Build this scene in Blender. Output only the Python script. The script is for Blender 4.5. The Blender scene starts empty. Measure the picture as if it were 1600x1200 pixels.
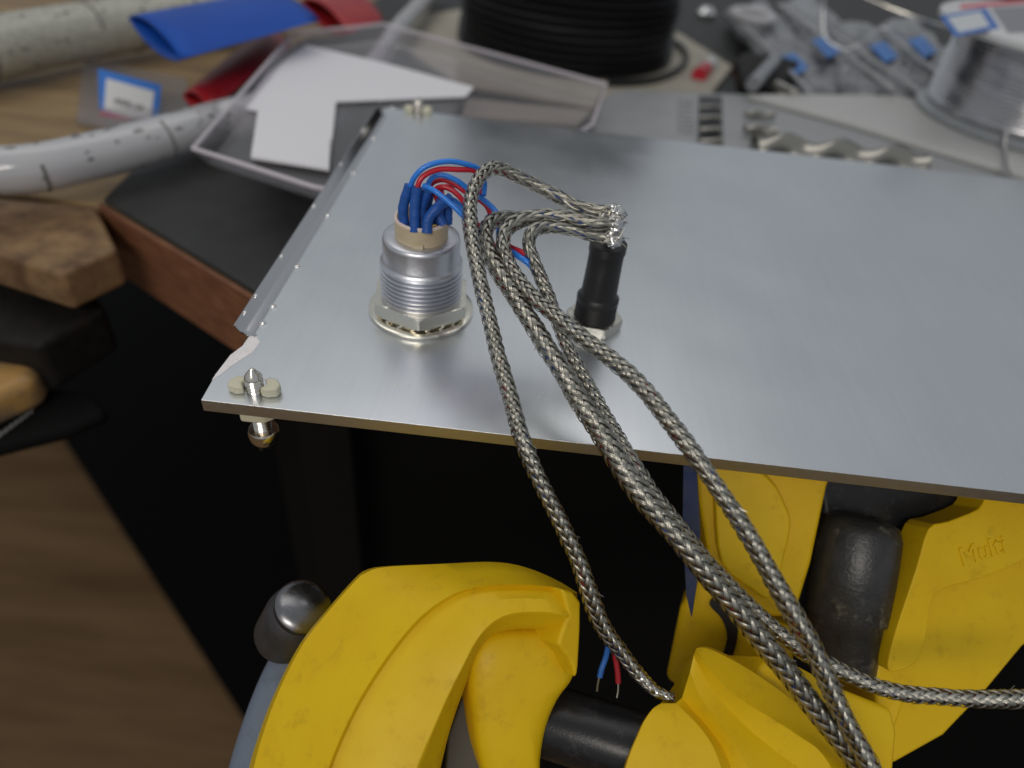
import bpy, math, random
import numpy as np
from mathutils import Vector, Matrix

# ------------------------------------------------------------------ camera, world, lamps, exposure
# 1 Blender unit = 1 cm
sc = bpy.context.scene
sc.unit_settings.scale_length = 0.01
COL = sc.collection
FPX = 1100.0; TH = math.radians(40); RO = math.radians(6.5)
CAM = np.array([4.56, -7.51, 7.29])
_r0 = np.array([1., 0, 0]); _u0 = np.array([0, math.sin(TH), math.cos(TH)])
FW = np.array([0, math.cos(TH), -math.sin(TH)])
RT = math.cos(RO)*_r0 + math.sin(RO)*_u0
UP = -math.sin(RO)*_r0 + math.cos(RO)*_u0
cd = bpy.data.cameras.new('camera'); cam = bpy.data.objects.new('camera', cd); COL.objects.link(cam)
m = Matrix.Identity(4)
for i in range(3):
    m[i][0] = RT[i]; m[i][1] = UP[i]; m[i][2] = -FW[i]; m[i][3] = CAM[i]
cam.matrix_world = m
cd.sensor_width = 36; cd.lens = 36*FPX/1600
cd.clip_start = 0.1; cd.clip_end = 2000
cd.dof.use_dof = True; cd.dof.focus_distance = 10.5
cd.dof.aperture_fstop = 0.02475/0.19
sc.camera = cam

w = bpy.data.worlds.new('World'); sc.world = w; w.use_nodes = True
w.node_tree.nodes['Background'].inputs[0].default_value = (0.90, 0.95, 1.0, 1)
w.node_tree.nodes['Background'].inputs[1].default_value = 0.33

def lamp(name, loc, target, sx, sy, power, col):
    l = bpy.data.lights.new(name, 'AREA'); l.shape = 'RECTANGLE'; l.size = sx; l.size_y = sy
    l.energy = power; l.color = col
    o = bpy.data.objects.new(name, l); COL.objects.link(o); o.location = loc
    o.rotation_euler = (Vector(target)-Vector(loc)).to_track_quat('-Z', 'Y').to_euler()
    return o
lamp('ceiling_lamp', (-15, 52, 105), (4, 5, 0), 120, 65, 27000, (1.0, 0.97, 0.92))
lamp('room_lamp', (-10, -60, 50), (6, 4, 0), 40, 18, 20500, (1.0, 0.93, 0.84))
sc.view_settings.view_transform = 'Standard'; sc.view_settings.look = 'None'
sc.view_settings.exposure = 0; sc.view_settings.gamma = 1
sc.cycles.use_denoising = True
sc.cycles.max_bounces = 10; sc.cycles.transparent_max_bounces = 24
sc.cycles.sample_clamp_indirect = 4

rnd = random.Random(7)
def text_mesh(name, cu, M, parent, M4):
    to = bpy.data.objects.new('tmp_text', cu); COL.objects.link(to)
    bpy.context.view_layer.update()
    me = bpy.data.meshes.new_from_object(to.evaluated_get(bpy.context.evaluated_depsgraph_get())); bpy.data.objects.remove(to)
    me.materials.clear(); me.materials.append(M); o = bpy.data.objects.new(name, me); COL.objects.link(o)
    o.parent = parent; o.matrix_parent_inverse = Matrix.Translation(-Vector(parent.location)); o.matrix_basis = M4
    o['kind'] = 'stuff'; return o

# ------------------------------------------------------------------ geometry helpers
def dirpx(u, v): return FW + (u-800)/FPX*RT - (v-600)/FPX*UP
def at(u, v, Z): return CAM + Z*dirpx(u, v)
def oz(u, v, z=0.):
    d = dirpx(u, v); return CAM + (z-CAM[2])/d[2]*d

def mesh(name, V, F, smooth=True, UV=None):
    me = bpy.data.meshes.new(name); me.from_pydata([tuple(map(float, p)) for p in V], [], [tuple(f) for f in F]); 
    if smooth: me.polygons.foreach_set('use_smooth', [True]*len(me.polygons))
    me.update(); return me

class MB:
    def __init__(s): s.v = []; s.f = []
    def add(s, V, F):
        n = len(s.v); s.v += [tuple(map(float, p)) for p in V]; s.f += [tuple(i+n for i in f) for f in F]; return s
    def tube(s, P, r, n=10, caps=True, flat=None):
        P = np.array(P, float); N = len(P)
        r = np.broadcast_to(np.array(r, float), (N,))
        T, A, B = frames(P)
        a = np.arange(n)*2*math.pi/n
        fl = flat or 1.0
        V = (P[:, None] + r[:, None, None]*(np.cos(a)[None, :, None]*A[:, None] + fl*np.sin(a)[None, :, None]*B[:, None])).reshape(-1, 3)
        F = [(i*n+j, i*n+(j+1) % n, (i+1)*n+(j+1) % n, (i+1)*n+j) for i in range(N-1) for j in range(n)]
        if caps: F += [tuple(range(n))[::-1], tuple((N-1)*n+j for j in range(n))]
        return s.add(V, F)
    def lathe(s, prof, c=(0, 0, 0), axis=(0, 0, 1), n=48, caps=True, fn=None):
        ax = Vector(axis).normalized(); q = Vector((0, 0, 1)).rotation_difference(ax)
        X = np.array(q @ Vector((1, 0, 0))); Y = np.array(q @ Vector((0, 1, 0))); Z = np.array(ax); c = np.array(c, float)
        V = []
        for r, z in prof:
            for j in range(n):
                t = 2*math.pi*j/n; rr = r*(fn(t, z) if fn else 1)
                V.append(c + X*rr*math.cos(t) + Y*rr*math.sin(t) + Z*z)
        N = len(prof)
        F = [(i*n+j, i*n+(j+1) % n, (i+1)*n+(j+1) % n, (i+1)*n+j) for i in range(N-1) for j in range(n)]
        if caps: F += [tuple(range(n))[::-1], tuple((N-1)*n+j for j in range(n))]
        return s.add(V, F)
    def box(s, c, sz, rot=None):
        c = np.array(c, float); h = np.array(sz, float)/2
        Rm = np.array(rot) if rot is not None else np.eye(3)
        V = [c + Rm @ (h*np.array((x, y, z))) for z in (-1, 1) for y in (-1, 1) for x in (-1, 1)]
        return s.add(V, [(0, 2, 3, 1), (4, 5, 7, 6), (0, 1, 5, 4), (2, 6, 7, 3), (0, 4, 6, 2), (1, 3, 7, 5)])
    def prism(s, pts, ext):
        P = [np.array(p, float) for p in pts]; e = np.array(ext, float); n = len(P)
        nrm = sum((np.cross(P[i]-P[0], P[(i+1) % n]-P[0]) for i in range(n)), np.zeros(3))
        if nrm @ e > 0: P = P[::-1]
        return s.add(P + [p+e for p in P], [tuple(range(n)), tuple(range(2*n-1, n-1, -1))] + [(i, i+n, (i+1) % n+n, (i+1) % n) for i in range(n)])
    def loft(s, rails, n=40, close_ends=True):
        R_ = [resample(catmull(r, 6), n) for r in rails]; K = len(R_)
        V = np.concatenate(R_); F = [(k*n+i, k*n+i+1, (k+1)*n+i+1, (k+1)*n+i) for k in range(K-1) for i in range(n-1)]
        return s.add(V, F)
    def blob(s, c, r, amp=.2, seed=0, n=14, freq=2.2):
        from mathutils import noise
        c = np.array(c, float); r = np.broadcast_to(np.array(r, float), (3,)); V = []; m_ = n*2
        for i in range(1, n):
            for j in range(m_):
                a, b = math.pi*i/n, 2*math.pi*j/m_
                d = np.array((math.sin(a)*math.cos(b), math.sin(a)*math.sin(b), math.cos(a)))
                k = 1+amp*noise.noise(Vector(d*freq)+Vector((seed*3.7, seed, 0)))*2
                V.append(c+d*r*k)
        V += [c+np.array((0, 0, r[2])), c-np.array((0, 0, r[2]))]; t, b_ = len(V)-2, len(V)-1
        F = [(i*m_+j, (i+1)*m_+j, (i+1)*m_+(j+1) % m_, i*m_+(j+1) % m_) for i in range(n-2) for j in range(m_)]
        F += [(t, j, (j+1) % m_) for j in range(m_)] + [(b_, (n-2)*m_+(j+1) % m_, (n-2)*m_+j) for j in range(m_)]
        return s.add(V, F)
    def build(s, name, mat, parent=None, smooth=True, bevel=0, seg=3, sub=0, angle=35, solid=0):
        me = mesh(name, s.v, s.f, smooth); o = bpy.data.objects.new(name, me); COL.objects.link(o)
        me.materials.append(mat)
        if smooth: 
            try: me.set_sharp_from_angle(angle=math.radians(angle))
            except Exception: pass
        if solid:
            so = o.modifiers.new('solid', 'SOLIDIFY'); so.thickness = solid; so.offset = -1
        if bevel:
            b = o.modifiers.new('bevel', 'BEVEL'); b.width = bevel; b.segments = seg; b.limit_method = 'ANGLE'; b.angle_limit = math.radians(25)
            b.harden_normals = False
            me.polygons.foreach_set('use_smooth', [True]*len(me.polygons))
            a_ = me.attributes.get('sharp_edge')
            if a_: me.attributes.remove(a_)
            wn = o.modifiers.new('wn', 'WEIGHTED_NORMAL'); wn.keep_sharp = True
        if sub:
            sd = o.modifiers.new('sub', 'SUBSURF'); sd.levels = sub; sd.render_levels = sub
        if parent is not None: adopt(o, parent)
        return o

def adopt(o, parent):
    o.parent = parent
    if parent.type == 'EMPTY': o.matrix_parent_inverse = Matrix.Translation(-Vector(parent.location))

def frames(P):
    T = np.gradient(P, axis=0); T /= np.linalg.norm(T, axis=1)[:, None]+1e-12
    A = np.zeros_like(P); a = np.array([0, 0, 1.])
    if abs(T[0] @ a) > .9: a = np.array([1., 0, 0])
    for i in range(len(P)):
        a = a - (a @ T[i])*T[i]; a /= np.linalg.norm(a); A[i] = a
    return T, A, np.cross(T, A)

def catmull(P, k=8):
    P = np.array(P, float)
    Q = np.vstack([2*P[0]-P[1], P, 2*P[-1]-P[-2]]); out = []
    for i in range(1, len(Q)-2):
        p0, p1, p2, p3 = Q[i-1:i+3]
        for t in np.arange(k)/k:
            out.append(.5*((2*p1)+(-p0+p2)*t+(2*p0-5*p1+4*p2-p3)*t*t+(-p0+3*p1-3*p2+p3)*t**3))
    out.append(P[-1]); return np.array(out)

def resample(P, n):
    d = np.r_[0, np.cumsum(np.linalg.norm(np.diff(P, axis=0), axis=1))]
    t = np.linspace(0, d[-1], n); return np.stack([np.interp(t, d, P[:, k]) for k in range(3)], 1)
def length(P): return np.linalg.norm(np.diff(P, axis=0), axis=1).sum()
def pxpath(pts, n=60): return resample(catmull([at(*p) for p in pts], 8), n)

def tag(o, label, cat, group=None, kind=None):
    if label: o['label'] = label
    if cat: o['category'] = cat
    if group: o['group'] = group
    if kind: o['kind'] = kind
    return o
def thing(name, label, cat, loc=(0, 0, 0), group=None, kind=None):
    o = bpy.data.objects.new(name, None); COL.objects.link(o); o.location = [float(c) for c in loc]; o.empty_display_size = .5
    return tag(o, label, cat, group, kind)
def dup(root, delta, label):
    r = root.copy(); COL.objects.link(r); r.location = root.location + Vector(delta); r['label'] = label
    for ch in list(root.children):
        c = ch.copy(); COL.objects.link(c); c.parent = r
        for g in ch.children:
            d = g.copy(); COL.objects.link(d); d.parent = c
    return r

# ------------------------------------------------------------------ materials
def mat(name, col, rough=.5, metal=0, spec=.5, col2=None, nscale=3, bump=0, bscale=40, rvar=0, trans=0, ior=1.45, coat=0, dirt=None, dirt_scale=6, dirt_amt=.5, stretch=None, alpha=1):
    M = bpy.data.materials.new(name); M.use_nodes = True; nt = M.node_tree; b = nt.nodes['Principled BSDF']
    L = nt.links.new
    b.inputs['Base Color'].default_value = (*col, 1); b.inputs['Roughness'].default_value = rough; b.inputs['Metallic'].default_value = metal
    b.inputs['Specular IOR Level'].default_value = spec; b.inputs['Transmission Weight'].default_value = trans; b.inputs['IOR'].default_value = ior
    b.inputs['Coat Weight'].default_value = coat; b.inputs['Alpha'].default_value = alpha
    tc = nt.nodes.new('ShaderNodeTexCoord'); mp = nt.nodes.new('ShaderNodeMapping'); L(tc.outputs['Object'], mp.inputs[0])
    if stretch: mp.inputs['Scale'].default_value = stretch
    def noise(scale, det=5, r=.6):
        n = nt.nodes.new('ShaderNodeTexNoise'); n.inputs['Scale'].default_value = scale; n.inputs['Detail'].default_value = det; n.inputs['Roughness'].default_value = r
        L(mp.outputs[0], n.inputs['Vector']); return n
    last = None
    if col2:
        n = noise(nscale); mx = nt.nodes.new('ShaderNodeMix'); mx.data_type = 'RGBA'
        rp = nt.nodes.new('ShaderNodeMapRange'); rp.inputs[1].default_value = .35; rp.inputs[2].default_value = .65
        L(n.outputs[0], rp.inputs[0]); L(rp.outputs[0], mx.inputs[0]); mx.inputs[6].default_value = (*col, 1); mx.inputs[7].default_value = (*col2, 1)
        L(mx.outputs[2], b.inputs['Base Color']); last = mx.outputs[2]
    if dirt:
        n = noise(dirt_scale, 8, .7); rp = nt.nodes.new('ShaderNodeMapRange'); rp.inputs[1].default_value = .56; rp.inputs[2].default_value = .74; rp.inputs[4].default_value = dirt_amt
        L(n.outputs[0], rp.inputs[0]); mx = nt.nodes.new('ShaderNodeMix'); mx.data_type = 'RGBA'; L(rp.outputs[0], mx.inputs[0])
        if last: L(last, mx.inputs[6])
        else: mx.inputs[6].default_value = (*col, 1)
        mx.inputs[7].default_value = (*dirt, 1); L(mx.outputs[2], b.inputs['Base Color'])
    if rvar:
        n = noise(nscale*2); rp = nt.nodes.new('ShaderNodeMapRange'); rp.inputs[1].default_value = .3; rp.inputs[2].default_value = .7
        rp.inputs[3].default_value = rough-rvar; rp.inputs[4].default_value = rough+rvar; L(n.outputs[0], rp.inputs[0]); L(rp.outputs[0], b.inputs['Roughness'])
    if bump:
        n = noise(bscale, 4); bp = nt.nodes.new('ShaderNodeBump'); bp.inputs['Strength'].default_value = bump; bp.inputs['Distance'].default_value = .02
        L(n.outputs[0], bp.inputs['Height']); L(bp.outputs[0], b.inputs['Normal'])
    return M
def clear(name, tint=(.9, .9, .92), amt=.18, rough=.12):
    M = bpy.data.materials.new(name); M.use_nodes = True; nt = M.node_tree; nt.nodes.remove(nt.nodes['Principled BSDF']); L = nt.links.new
    t = nt.nodes.new('ShaderNodeBsdfTransparent'); t.inputs[0].default_value = (*tint, 1)
    g = nt.nodes.new('ShaderNodeBsdfGlossy'); g.inputs['Roughness'].default_value = rough
    d = nt.nodes.new('ShaderNodeBsdfDiffuse'); d.inputs[0].default_value = (.75, .77, .8, 1)
    lwn = nt.nodes.new('ShaderNodeLayerWeight'); pw = nt.nodes.new('ShaderNodeMath'); pw.operation = 'POWER'; pw.inputs[1].default_value = 4; L(lwn.outputs['Facing'], pw.inputs[0])
    lw = nt.nodes.new('ShaderNodeMapRange'); lw.inputs[3].default_value = .03; lw.inputs[4].default_value = .5; L(pw.outputs[0], lw.inputs[0])
    m1 = nt.nodes.new('ShaderNodeMixShader'); m2 = nt.nodes.new('ShaderNodeMixShader')
    m1.inputs[0].default_value = amt; L(t.outputs[0], m1.inputs[1]); L(d.outputs[0], m1.inputs[2])
    L(lw.outputs[0], m2.inputs[0]); L(m1.outputs[0], m2.inputs[1]); L(g.outputs[0], m2.inputs[2])
    L(m2.outputs[0], nt.nodes['Material Output'].inputs[0]); return M

def brushed_aluminium():
    M = mat('brushed_aluminium', (.75, .78, .815), rough=.32, metal=1, col2=(.725, .755, .79), nscale=1, stretch=(9, .25, 1), coat=.18)
    M.node_tree.nodes['Principled BSDF'].inputs['Coat Roughness'].default_value = .14
    nt = M.node_tree; b = nt.nodes['Principled BSDF']; L = nt.links.new
    tc = nt.nodes.new('ShaderNodeTexCoord'); mp = nt.nodes.new('ShaderNodeMapping'); mp.inputs['Scale'].default_value = (60, 1.2, 10); L(tc.outputs['Object'], mp.inputs[0])
    n = nt.nodes.new('ShaderNodeTexNoise'); n.inputs['Scale'].default_value = 1; n.inputs['Detail'].default_value = 6; L(mp.outputs[0], n.inputs['Vector'])
    bp = nt.nodes.new('ShaderNodeBump'); bp.inputs['Strength'].default_value = .08; bp.inputs['Distance'].default_value = .002; L(n.outputs[0], bp.inputs['Height']); L(bp.outputs[0], b.inputs['Normal'])
    n2 = nt.nodes.new('ShaderNodeTexNoise'); n2.inputs['Scale'].default_value = .5; n2.inputs['Detail'].default_value = 7; L(tc.outputs['Object'], n2.inputs['Vector'])
    rp = nt.nodes.new('ShaderNodeMapRange'); rp.inputs[1].default_value = .35; rp.inputs[2].default_value = .7; rp.inputs[3].default_value = .30; rp.inputs[4].default_value = .36
    L(n2.outputs[0], rp.inputs[0]); L(rp.outputs[0], b.inputs['Roughness']); return M

ALU = brushed_aluminium()
ALUEDGE = mat('sawn_aluminium_edge', (.62, .60, .56), .38, 1, bump=.3, bscale=9, stretch=(1, 1, 12), rvar=.1)
ALUWORN = mat('filed_aluminium', (.93, .90, .90), .5, .35, col2=(.82, .78, .78), nscale=7, bump=.6, bscale=30)
SATIN = mat('satin_aluminium', (.66, .67, .72), .37, 1, rvar=.05)
NICKEL = mat('nickel_plate', (.90, .86, .76), .2, 1, rvar=.08, bump=.05, bscale=30)
STEEL = mat('screw_steel', (.78, .74, .68), .2, 1, rvar=.06)
IVORY = mat('ivory_plastic', (.62, .60, .46), .4, 0, bump=.05)
BEIGE = mat('beige_insulator', (.52, .42, .27), .4, 0, col2=(.60, .51, .36), nscale=3)
BEIGERIM = mat('beige_cut_rim', (.75, .62, .56), .5, 0)
BLUESL = mat('blue_heat_shrink', (.014, .085, .34), .45, 0, col2=(.018, .10, .42), nscale=8, bump=.35, bscale=14)
BLUEW = mat('blue_insulation', (.025, .22, .78), .28, 0, coat=.2)
REDW = mat('red_insulation', (.55, .015, .035), .3, 0, coat=.2)
BLACKP = mat('black_plastic', (.012, .012, .013), .42, 0, bump=.1, bscale=60)
BLACKG = mat('black_gloss_tube', (.012, .012, .014), .3, 0, dirt=(.12, .11, .10), dirt_scale=5, dirt_amt=.35, bump=.15, bscale=25)
SOLDER = mat('solder_metal', (.72, .71, .70), .2, 1, bump=.12, bscale=7)
YEL = mat('yellow_clamp_plastic', (.73, .485, .005), .48, 0, spec=.35, col2=(.68, .43, .004), nscale=.8, bump=.10, bscale=26, dirt=(.20, .12, .015), dirt_scale=3.2, dirt_amt=.3, rvar=.06)
CORE = mat('braid_core_shadow', (.02, .02, .022), .6, 0)

def braid_mat(name, c1, c2, rough):
    M = bpy.data.materials.new(name); M.use_nodes = True; nt = M.node_tree; b = nt.nodes['Principled BSDF']; L = nt.links.new
    b.inputs['Metallic'].default_value = 1; b.inputs['Roughness'].default_value = rough
    uv = nt.nodes.new('ShaderNodeUVMap'); sx = nt.nodes.new('ShaderNodeSeparateXYZ'); L(uv.outputs[0], sx.inputs[0])
    mu = nt.nodes.new('ShaderNodeMath'); mu.operation = 'MULTIPLY'; mu.inputs[1].default_value = 2*math.pi*4; L(sx.outputs['Y'], mu.inputs[0])
    si = nt.nodes.new('ShaderNodeMath'); si.operation = 'COSINE'; L(mu.outputs[0], si.inputs[0])
    bp = nt.nodes.new('ShaderNodeBump'); bp.inputs['Strength'].default_value = .3; bp.inputs['Distance'].default_value = .004; L(si.outputs[0], bp.inputs['Height']); L(bp.outputs[0], b.inputs['Normal'])
    tc = nt.nodes.new('ShaderNodeTexCoord'); n = nt.nodes.new('ShaderNodeTexNoise'); n.inputs['Scale'].default_value = 5; n.inputs['Detail'].default_value = 4; L(tc.outputs['Object'], n.inputs['Vector'])
    rp = nt.nodes.new('ShaderNodeMapRange'); rp.inputs[1].default_value = .35; rp.inputs[2].default_value = .65; L(n.outputs[0], rp.inputs[0])
    mx = nt.nodes.new('ShaderNodeMix'); mx.data_type = 'RGBA'; L(rp.outputs[0], mx.inputs[0]); mx.inputs[6].default_value = (*c1, 1); mx.inputs[7].default_value = (*c2, 1)
    L(mx.outputs[2], b.inputs['Base Color']); return M
REDC = mat('red_core', (.22, .01, .02), .5, 0); BLUEC = mat('blue_core', (.012, .06, .26), .5, 0)
BRAID = braid_mat('tinned_copper_braid', (.45, .435, .385), (.32, .31, .27), .32)

# ------------------------------------------------------------------ setting: floor, bench
WOODF = mat('dark_floor_wood', (.30, .185, .095), .6, 0, spec=.05, col2=(.18, .108, .055), nscale=1.0, stretch=(.03, .25, 1))
WOODT = mat('bench_wood', (.35, .245, .13), .55, 0, spec=.3, col2=(.22, .15, .08), nscale=1.0, stretch=(.12, .9, .5), dirt=(.05, .035, .025), dirt_scale=.6)
WOODR = mat('reddish_wood_edge', (.23, .10, .05), .5, 0, col2=(.15, .06, .03), nscale=2, stretch=(.4, 1, 3))
MATB = mat('black_rubber_mat', (.030, .031, .030), .55, 0, col2=(.022, .022, .022), nscale=1.5, bump=.1)
DARK = mat('black_paint_and_shade', (.004, .004, .004), .8, 0, spec=.15)  # near black; paints the shade below the bench, and the vice housing

FZ = -62.0
fl = MB(); g_ = 400
fl.add([(-g_, -g_, FZ), (g_, -g_, FZ), (g_, g_, FZ), (-g_, g_, FZ)], [(0, 1, 2, 3)])
o = fl.build('floor', WOODF); o['kind'] = 'structure'
# added black sheet standing in for shade under the bench; its edge runs diagonally
e0, e1 = oz(95, 680, FZ), oz(375, 1115, FZ); d_ = (e1-e0)/np.linalg.norm(e1-e0)
p0, p1 = e0-d_*120, e1+d_*120; q_ = np.array((1., .25, 0))*260
b = MB(); b.prism([p0, p1, p1+q_, p0+q_], (0, 0, .5)); o = b.build('floor_shade_sheet', DARK); tag(o, 'added black sheet for the shade on the floor below the bench', 'shade sheet')

BZ = -2.5
# bench edge line
A0 = oz(155, 318, BZ); A1 = oz(400, 466, BZ); ed = (A1-A0)/np.linalg.norm(A1-A0)
bx1 = A1+ed*2.0; bx2 = bx1+np.array((70., 0, 0))
back = np.array((0.35, 1, 0)); back[2] = 0
bench = thing('workbench', None, None, (10, 40, BZ), kind='structure')
b = MB(); b.prism([A0+(0, 0, -.02), bx1+(0, 0, -.02), bx2+(0, 0, -.02), bx2+back*150+(0, 0, -.02), A0+back*150+(-90, 0, -.02), A0+(-90, 40, -.02), A0+(-22, 1.0, -.02)], (0, 0, -2.2))
b.build('bench_top', WOODT, bench, bevel=.08)
b = MB(); b.prism([A0-ed*.05+(0.02, -.08, .02), bx1+(0, -.08, .02), bx1+(0, .1, .02), A0+(0, .1, .02)], (0, 0, -2.3))
b.build('bench_edge_strip', WOODR, bench, bevel=.08)
lg = MB(); lg.box((-.9, 8.2, (BZ-2.3+FZ)/2), (1.6, 1.6, BZ-2.3-FZ)); lg.build('bench_leg', mat('dark_leg_paint', (.004, .004, .004), .7, 0, spec=.2), bench, bevel=.1)
b = MB(); qn = np.array((-ed[1], ed[0], 0)); b.prism([A0+qn*4+(0, 0, -2.3), bx1+(0, 4, -2.3), bx2+(0, 4, -2.3), bx2+(0, 90, -2.3), A0+qn*90+(0, 0, -2.3)], (0, 0, FZ-BZ+2.9)); b.build('bench_shade_block', DARK, bench)  # added black block that keeps light from the gap below the bench
mt = MB(); lp = oz(150, 318, BZ); c2 = oz(215, 268, BZ)
mt.prism([A0+ed*.15+qn*.08, bx1+(0, .05, 0), bx2+(0, .05, 0), bx2+back*140, oz(620, 2, BZ)+(0, 6, 0), oz(330, 150, BZ)], (0, 0, .18))
o = mt.build('work_mat', MATB, bevel=.05); tag(o, 'black rubber mat covering the bench top behind the panel', 'mat')

# wood block & dark machine at left
b = MB(); b.prism([oz(-80, 300, -2.6), oz(150, 322, -2.6), oz(183, 388, -2.6), oz(95, 428, -2.6), oz(-80, 372, -2.6)], (0, 0, -1.1))
o = b.build('wood_block', mat('worn_block_wood', (.30, .18, .085), .6, 0, col2=(.12, .065, .03), nscale=1.2, bump=.4, bscale=5, dirt=(.04, .03, .02), dirt_scale=1), bevel=.15); tag(o, 'worn light brown wood block end beside the bench corner', 'wood block')
mc = thing('dark_machine', 'dark brown metal vice body at the left edge below the wood block', 'vice', oz(60, 600, -7))
MET = mat('dark_brown_metal', (.009, .0075, .007), .6, 0, spec=.25, col2=(.016, .013, .011), bump=.2, bscale=6)
b = MB(); b.prism([oz(-60, 375, -4.2), oz(95, 430, -4.2), oz(135, 440, -4.2), oz(165, 480, -4.2), oz(60, 540, -4.2), oz(-60, 520, -4.2)], (0, 0, -1.5)); b.build('top_plate', MET, mc, bevel=.2)
b = MB(); b.prism([oz(-80, 590, -6), oz(60, 600, -6), oz(140, 605, -6), oz(170, 640, -6), oz(100, 670, -6), oz(-80, 715, -6)], (0, 0, -.5)); b.build('housing', DARK, mc, bevel=.25)
b = MB()
rr = random.Random(3)
for k in range(7):
    u0 = -2+k*8; v0 = 685-k*6
    b.prism([oz(u0, v0, -5.98), oz(u0+5, v0-4, -5.98), oz(u0+7, v0-12+rr.random()*3, -5.98), oz(u0+2, v0-9, -5.98)], (0, 0, .02))
b.build('worn_lettering', mat('worn_grey_print', (.22, .22, .22), .6, 0), mc, smooth=False)['kind'] = 'stuff'
b = MB(); b.prism([oz(-60, 485, -5.0), oz(10, 490, -5.0), oz(45, 515, -5.0), oz(62, 555, -5.0), oz(55, 590, -5.0), oz(-60, 640, -5.0)], (0, 0, -1.0))
o = b.build('handle_grip', mat('varnished_wood', (.42, .24, .07), .4, 0, col2=(.12, .10, .10), nscale=.9), bevel=.3, seg=4); tag(o, 'yellowish rounded wooden grip at the far left edge', 'wood grip')

# ------------------------------------------------------------------ aluminium panel
panel = thing('front_panel', 'large bare aluminium panel carrying the two connectors', 'metal panel', (8, 6, 0))
T_ = .22; PX1 = 27.0; PY1 = 12.85
ol = [(0, 0), (PX1, 0), (PX1, PY1), (0.02, PY1), (0.02, 1.72), (.13, 1.62), (.12, 1.36), (.02, 1.1), (-.02, .6)]
b = MB(); b.prism([(x, y, -T_) for x, y in ol], (0, 0, T_)); 
o = b.build('panel_sheet', ALU, panel, bevel=.012, seg=2)
me = o.data; me.materials.append(ALUEDGE)
for p in me.polygons:
    if abs(p.normal.z) < .5: p.material_index = 1
# filed patch at the corner notch
b = MB()
pts = [(-.015, .45), (.06, .60), (.15, .85), (.24, 1.05), (.34, 1.22), (.36, 1.5), (.22, 1.70), (.135, 1.62), (.125, 1.36), (.025, 1.1), (-.015, .6)]
b.prism([(x, y, .001) for x, y in pts], (0, 0, .004)); b.build('filed_patch', ALUWORN, panel, smooth=False)
# scratches
b = MB()
for (u, v) in [(415, 592), (425, 590), (437, 591), (447, 592), (533, 597), (541, 600), (552, 597), (560, 600), (618, 603), (625, 606), (640, 603), (836, 624), (842, 621), (854, 624), (650, 241), (780, 494), (1517, 289)]:
    c = oz(u, v, .001); L_ = .03+.06*rr.random(); a = rr.random()*3
    dx, dy = math.cos(a)*L_, math.sin(a)*L_*.6
    b.prism([c-(dx, dy, 0), c+(.01, -.015, 0), c+(dx, dy, 0), c+(-.01, .018, 0)], (0, 0, .003))
b.build('scratches', ALUWORN, panel, smooth=False)['kind'] = 'stuff'
# contact strip along the left edge
ST = mat('contact_strip_metal', (.62, .62, .64), .16, 1)
prof = [(.20, .004), (.10, .012), (.03, .05), (-.02, .12), (-.07, .20), (-.095, .19), (-.045, .11), (.0, .025), (.08, -.004), (.20, -.002)]
b = MB(); ys = [1.62, 1.75, 12.3]; n = len(prof)
V = []
for k, y in enumerate(ys):
    for x, z in prof: V.append((x+(.08 if k == 0 else 0)*(z < .03), y, z+.004))
F = [(k*n+i, k*n+(i+1) % n, (k+1)*n+(i+1) % n, (k+1)*n+i) for k in range(2) for i in range(n)] + [tuple(range(n))[::-1], tuple(2*n+i for i in range(n))]
b.add(V, F); cs = b.build('contact_strip', ST, panel, smooth=False, bevel=.008)
b = MB(); b.lathe([(.001, .03), (.02, .028), (.032, .015), (.036, 0)], (0, 0, 0), (0, 0, 1), 14); bead_me = None
BE = mat('bright_bead', (.9, .88, .86), .15, 1)
k = 0
for (u, v) in [(406, 505), (418, 478), (452, 415), (495, 335), (530, 268), (558, 213), (582, 165)]:
    y = oz(u, v, 0)[1]
    for (x, z) in ((.235, .002), (-.055, .165)):
        o = None
        if bead_me is None:
            o = b.build('contact_bead', BE); bead_me = o.data
        else:
            o = bpy.data.objects.new('contact_bead', bead_me); COL.objects.link(o)
        o.parent = cs; o.location = Vector((x, y, z))
        if x < 0: o.rotation_euler = (0, math.radians(-55), 0)
        o.scale = (1.5, 1.5, 1.3)

# ------------------------------------------------------------------ screws with retainers
def screw_at(x, y, label):
    t = thing('panel_screw', label, 'screw', (x, y, 0), 'panel fixing screws')
    prof = [(.0, .43), (.03, .425), (.10, .33), (.132, .28)]
    z = .26
    while z > -.78:
        prof += [(.136, z), (.112, z-.026), (.136, z-.052)]; z -= .057
    b = MB(); b.lathe(prof[::-1], (x, y, 0), n=24); b.build('threaded_shank', STEEL, t)
    b = MB(); hp = [(.0, -1.13), (.08, -1.125), (.17, -1.08), (.225, -1.0), (.24, -.9), (.235, -.82), (.22, -.79), (0, -.78)]
    b.lathe(hp[::-1], (x, y, 0), n=32); hd = b.build('screw_head', STEEL, t)
    b = MB(); b.box((x, y-.13, -1.04), (.05, .16, .12)); b.build('head_slot', BLACKP, hd)
    for s in (-1, 1):
        r = MB()
        pts = [(x+s*a, y+c_, .0) for a, c_ in ((.12, .12), (.30, .15), (.40, .02), (.38, -.1), (.24, -.15), (.12, -.12), (.19, 0))]
        r.prism(pts, (0, 0, .15 if s < 0 else .17))
        r.build('retainer_lobe', IVORY, t, bevel=.035)
    r = MB(); r.prism([(x+a, y+c_, -.52) for a, c_ in ((-.25, -.2), (.12, -.2), (.30, -.02), (.30, .2), (-.25, .2))], (0, 0, .265)); r.build('retainer_block', IVORY, t, bevel=.05)
    return t
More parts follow.
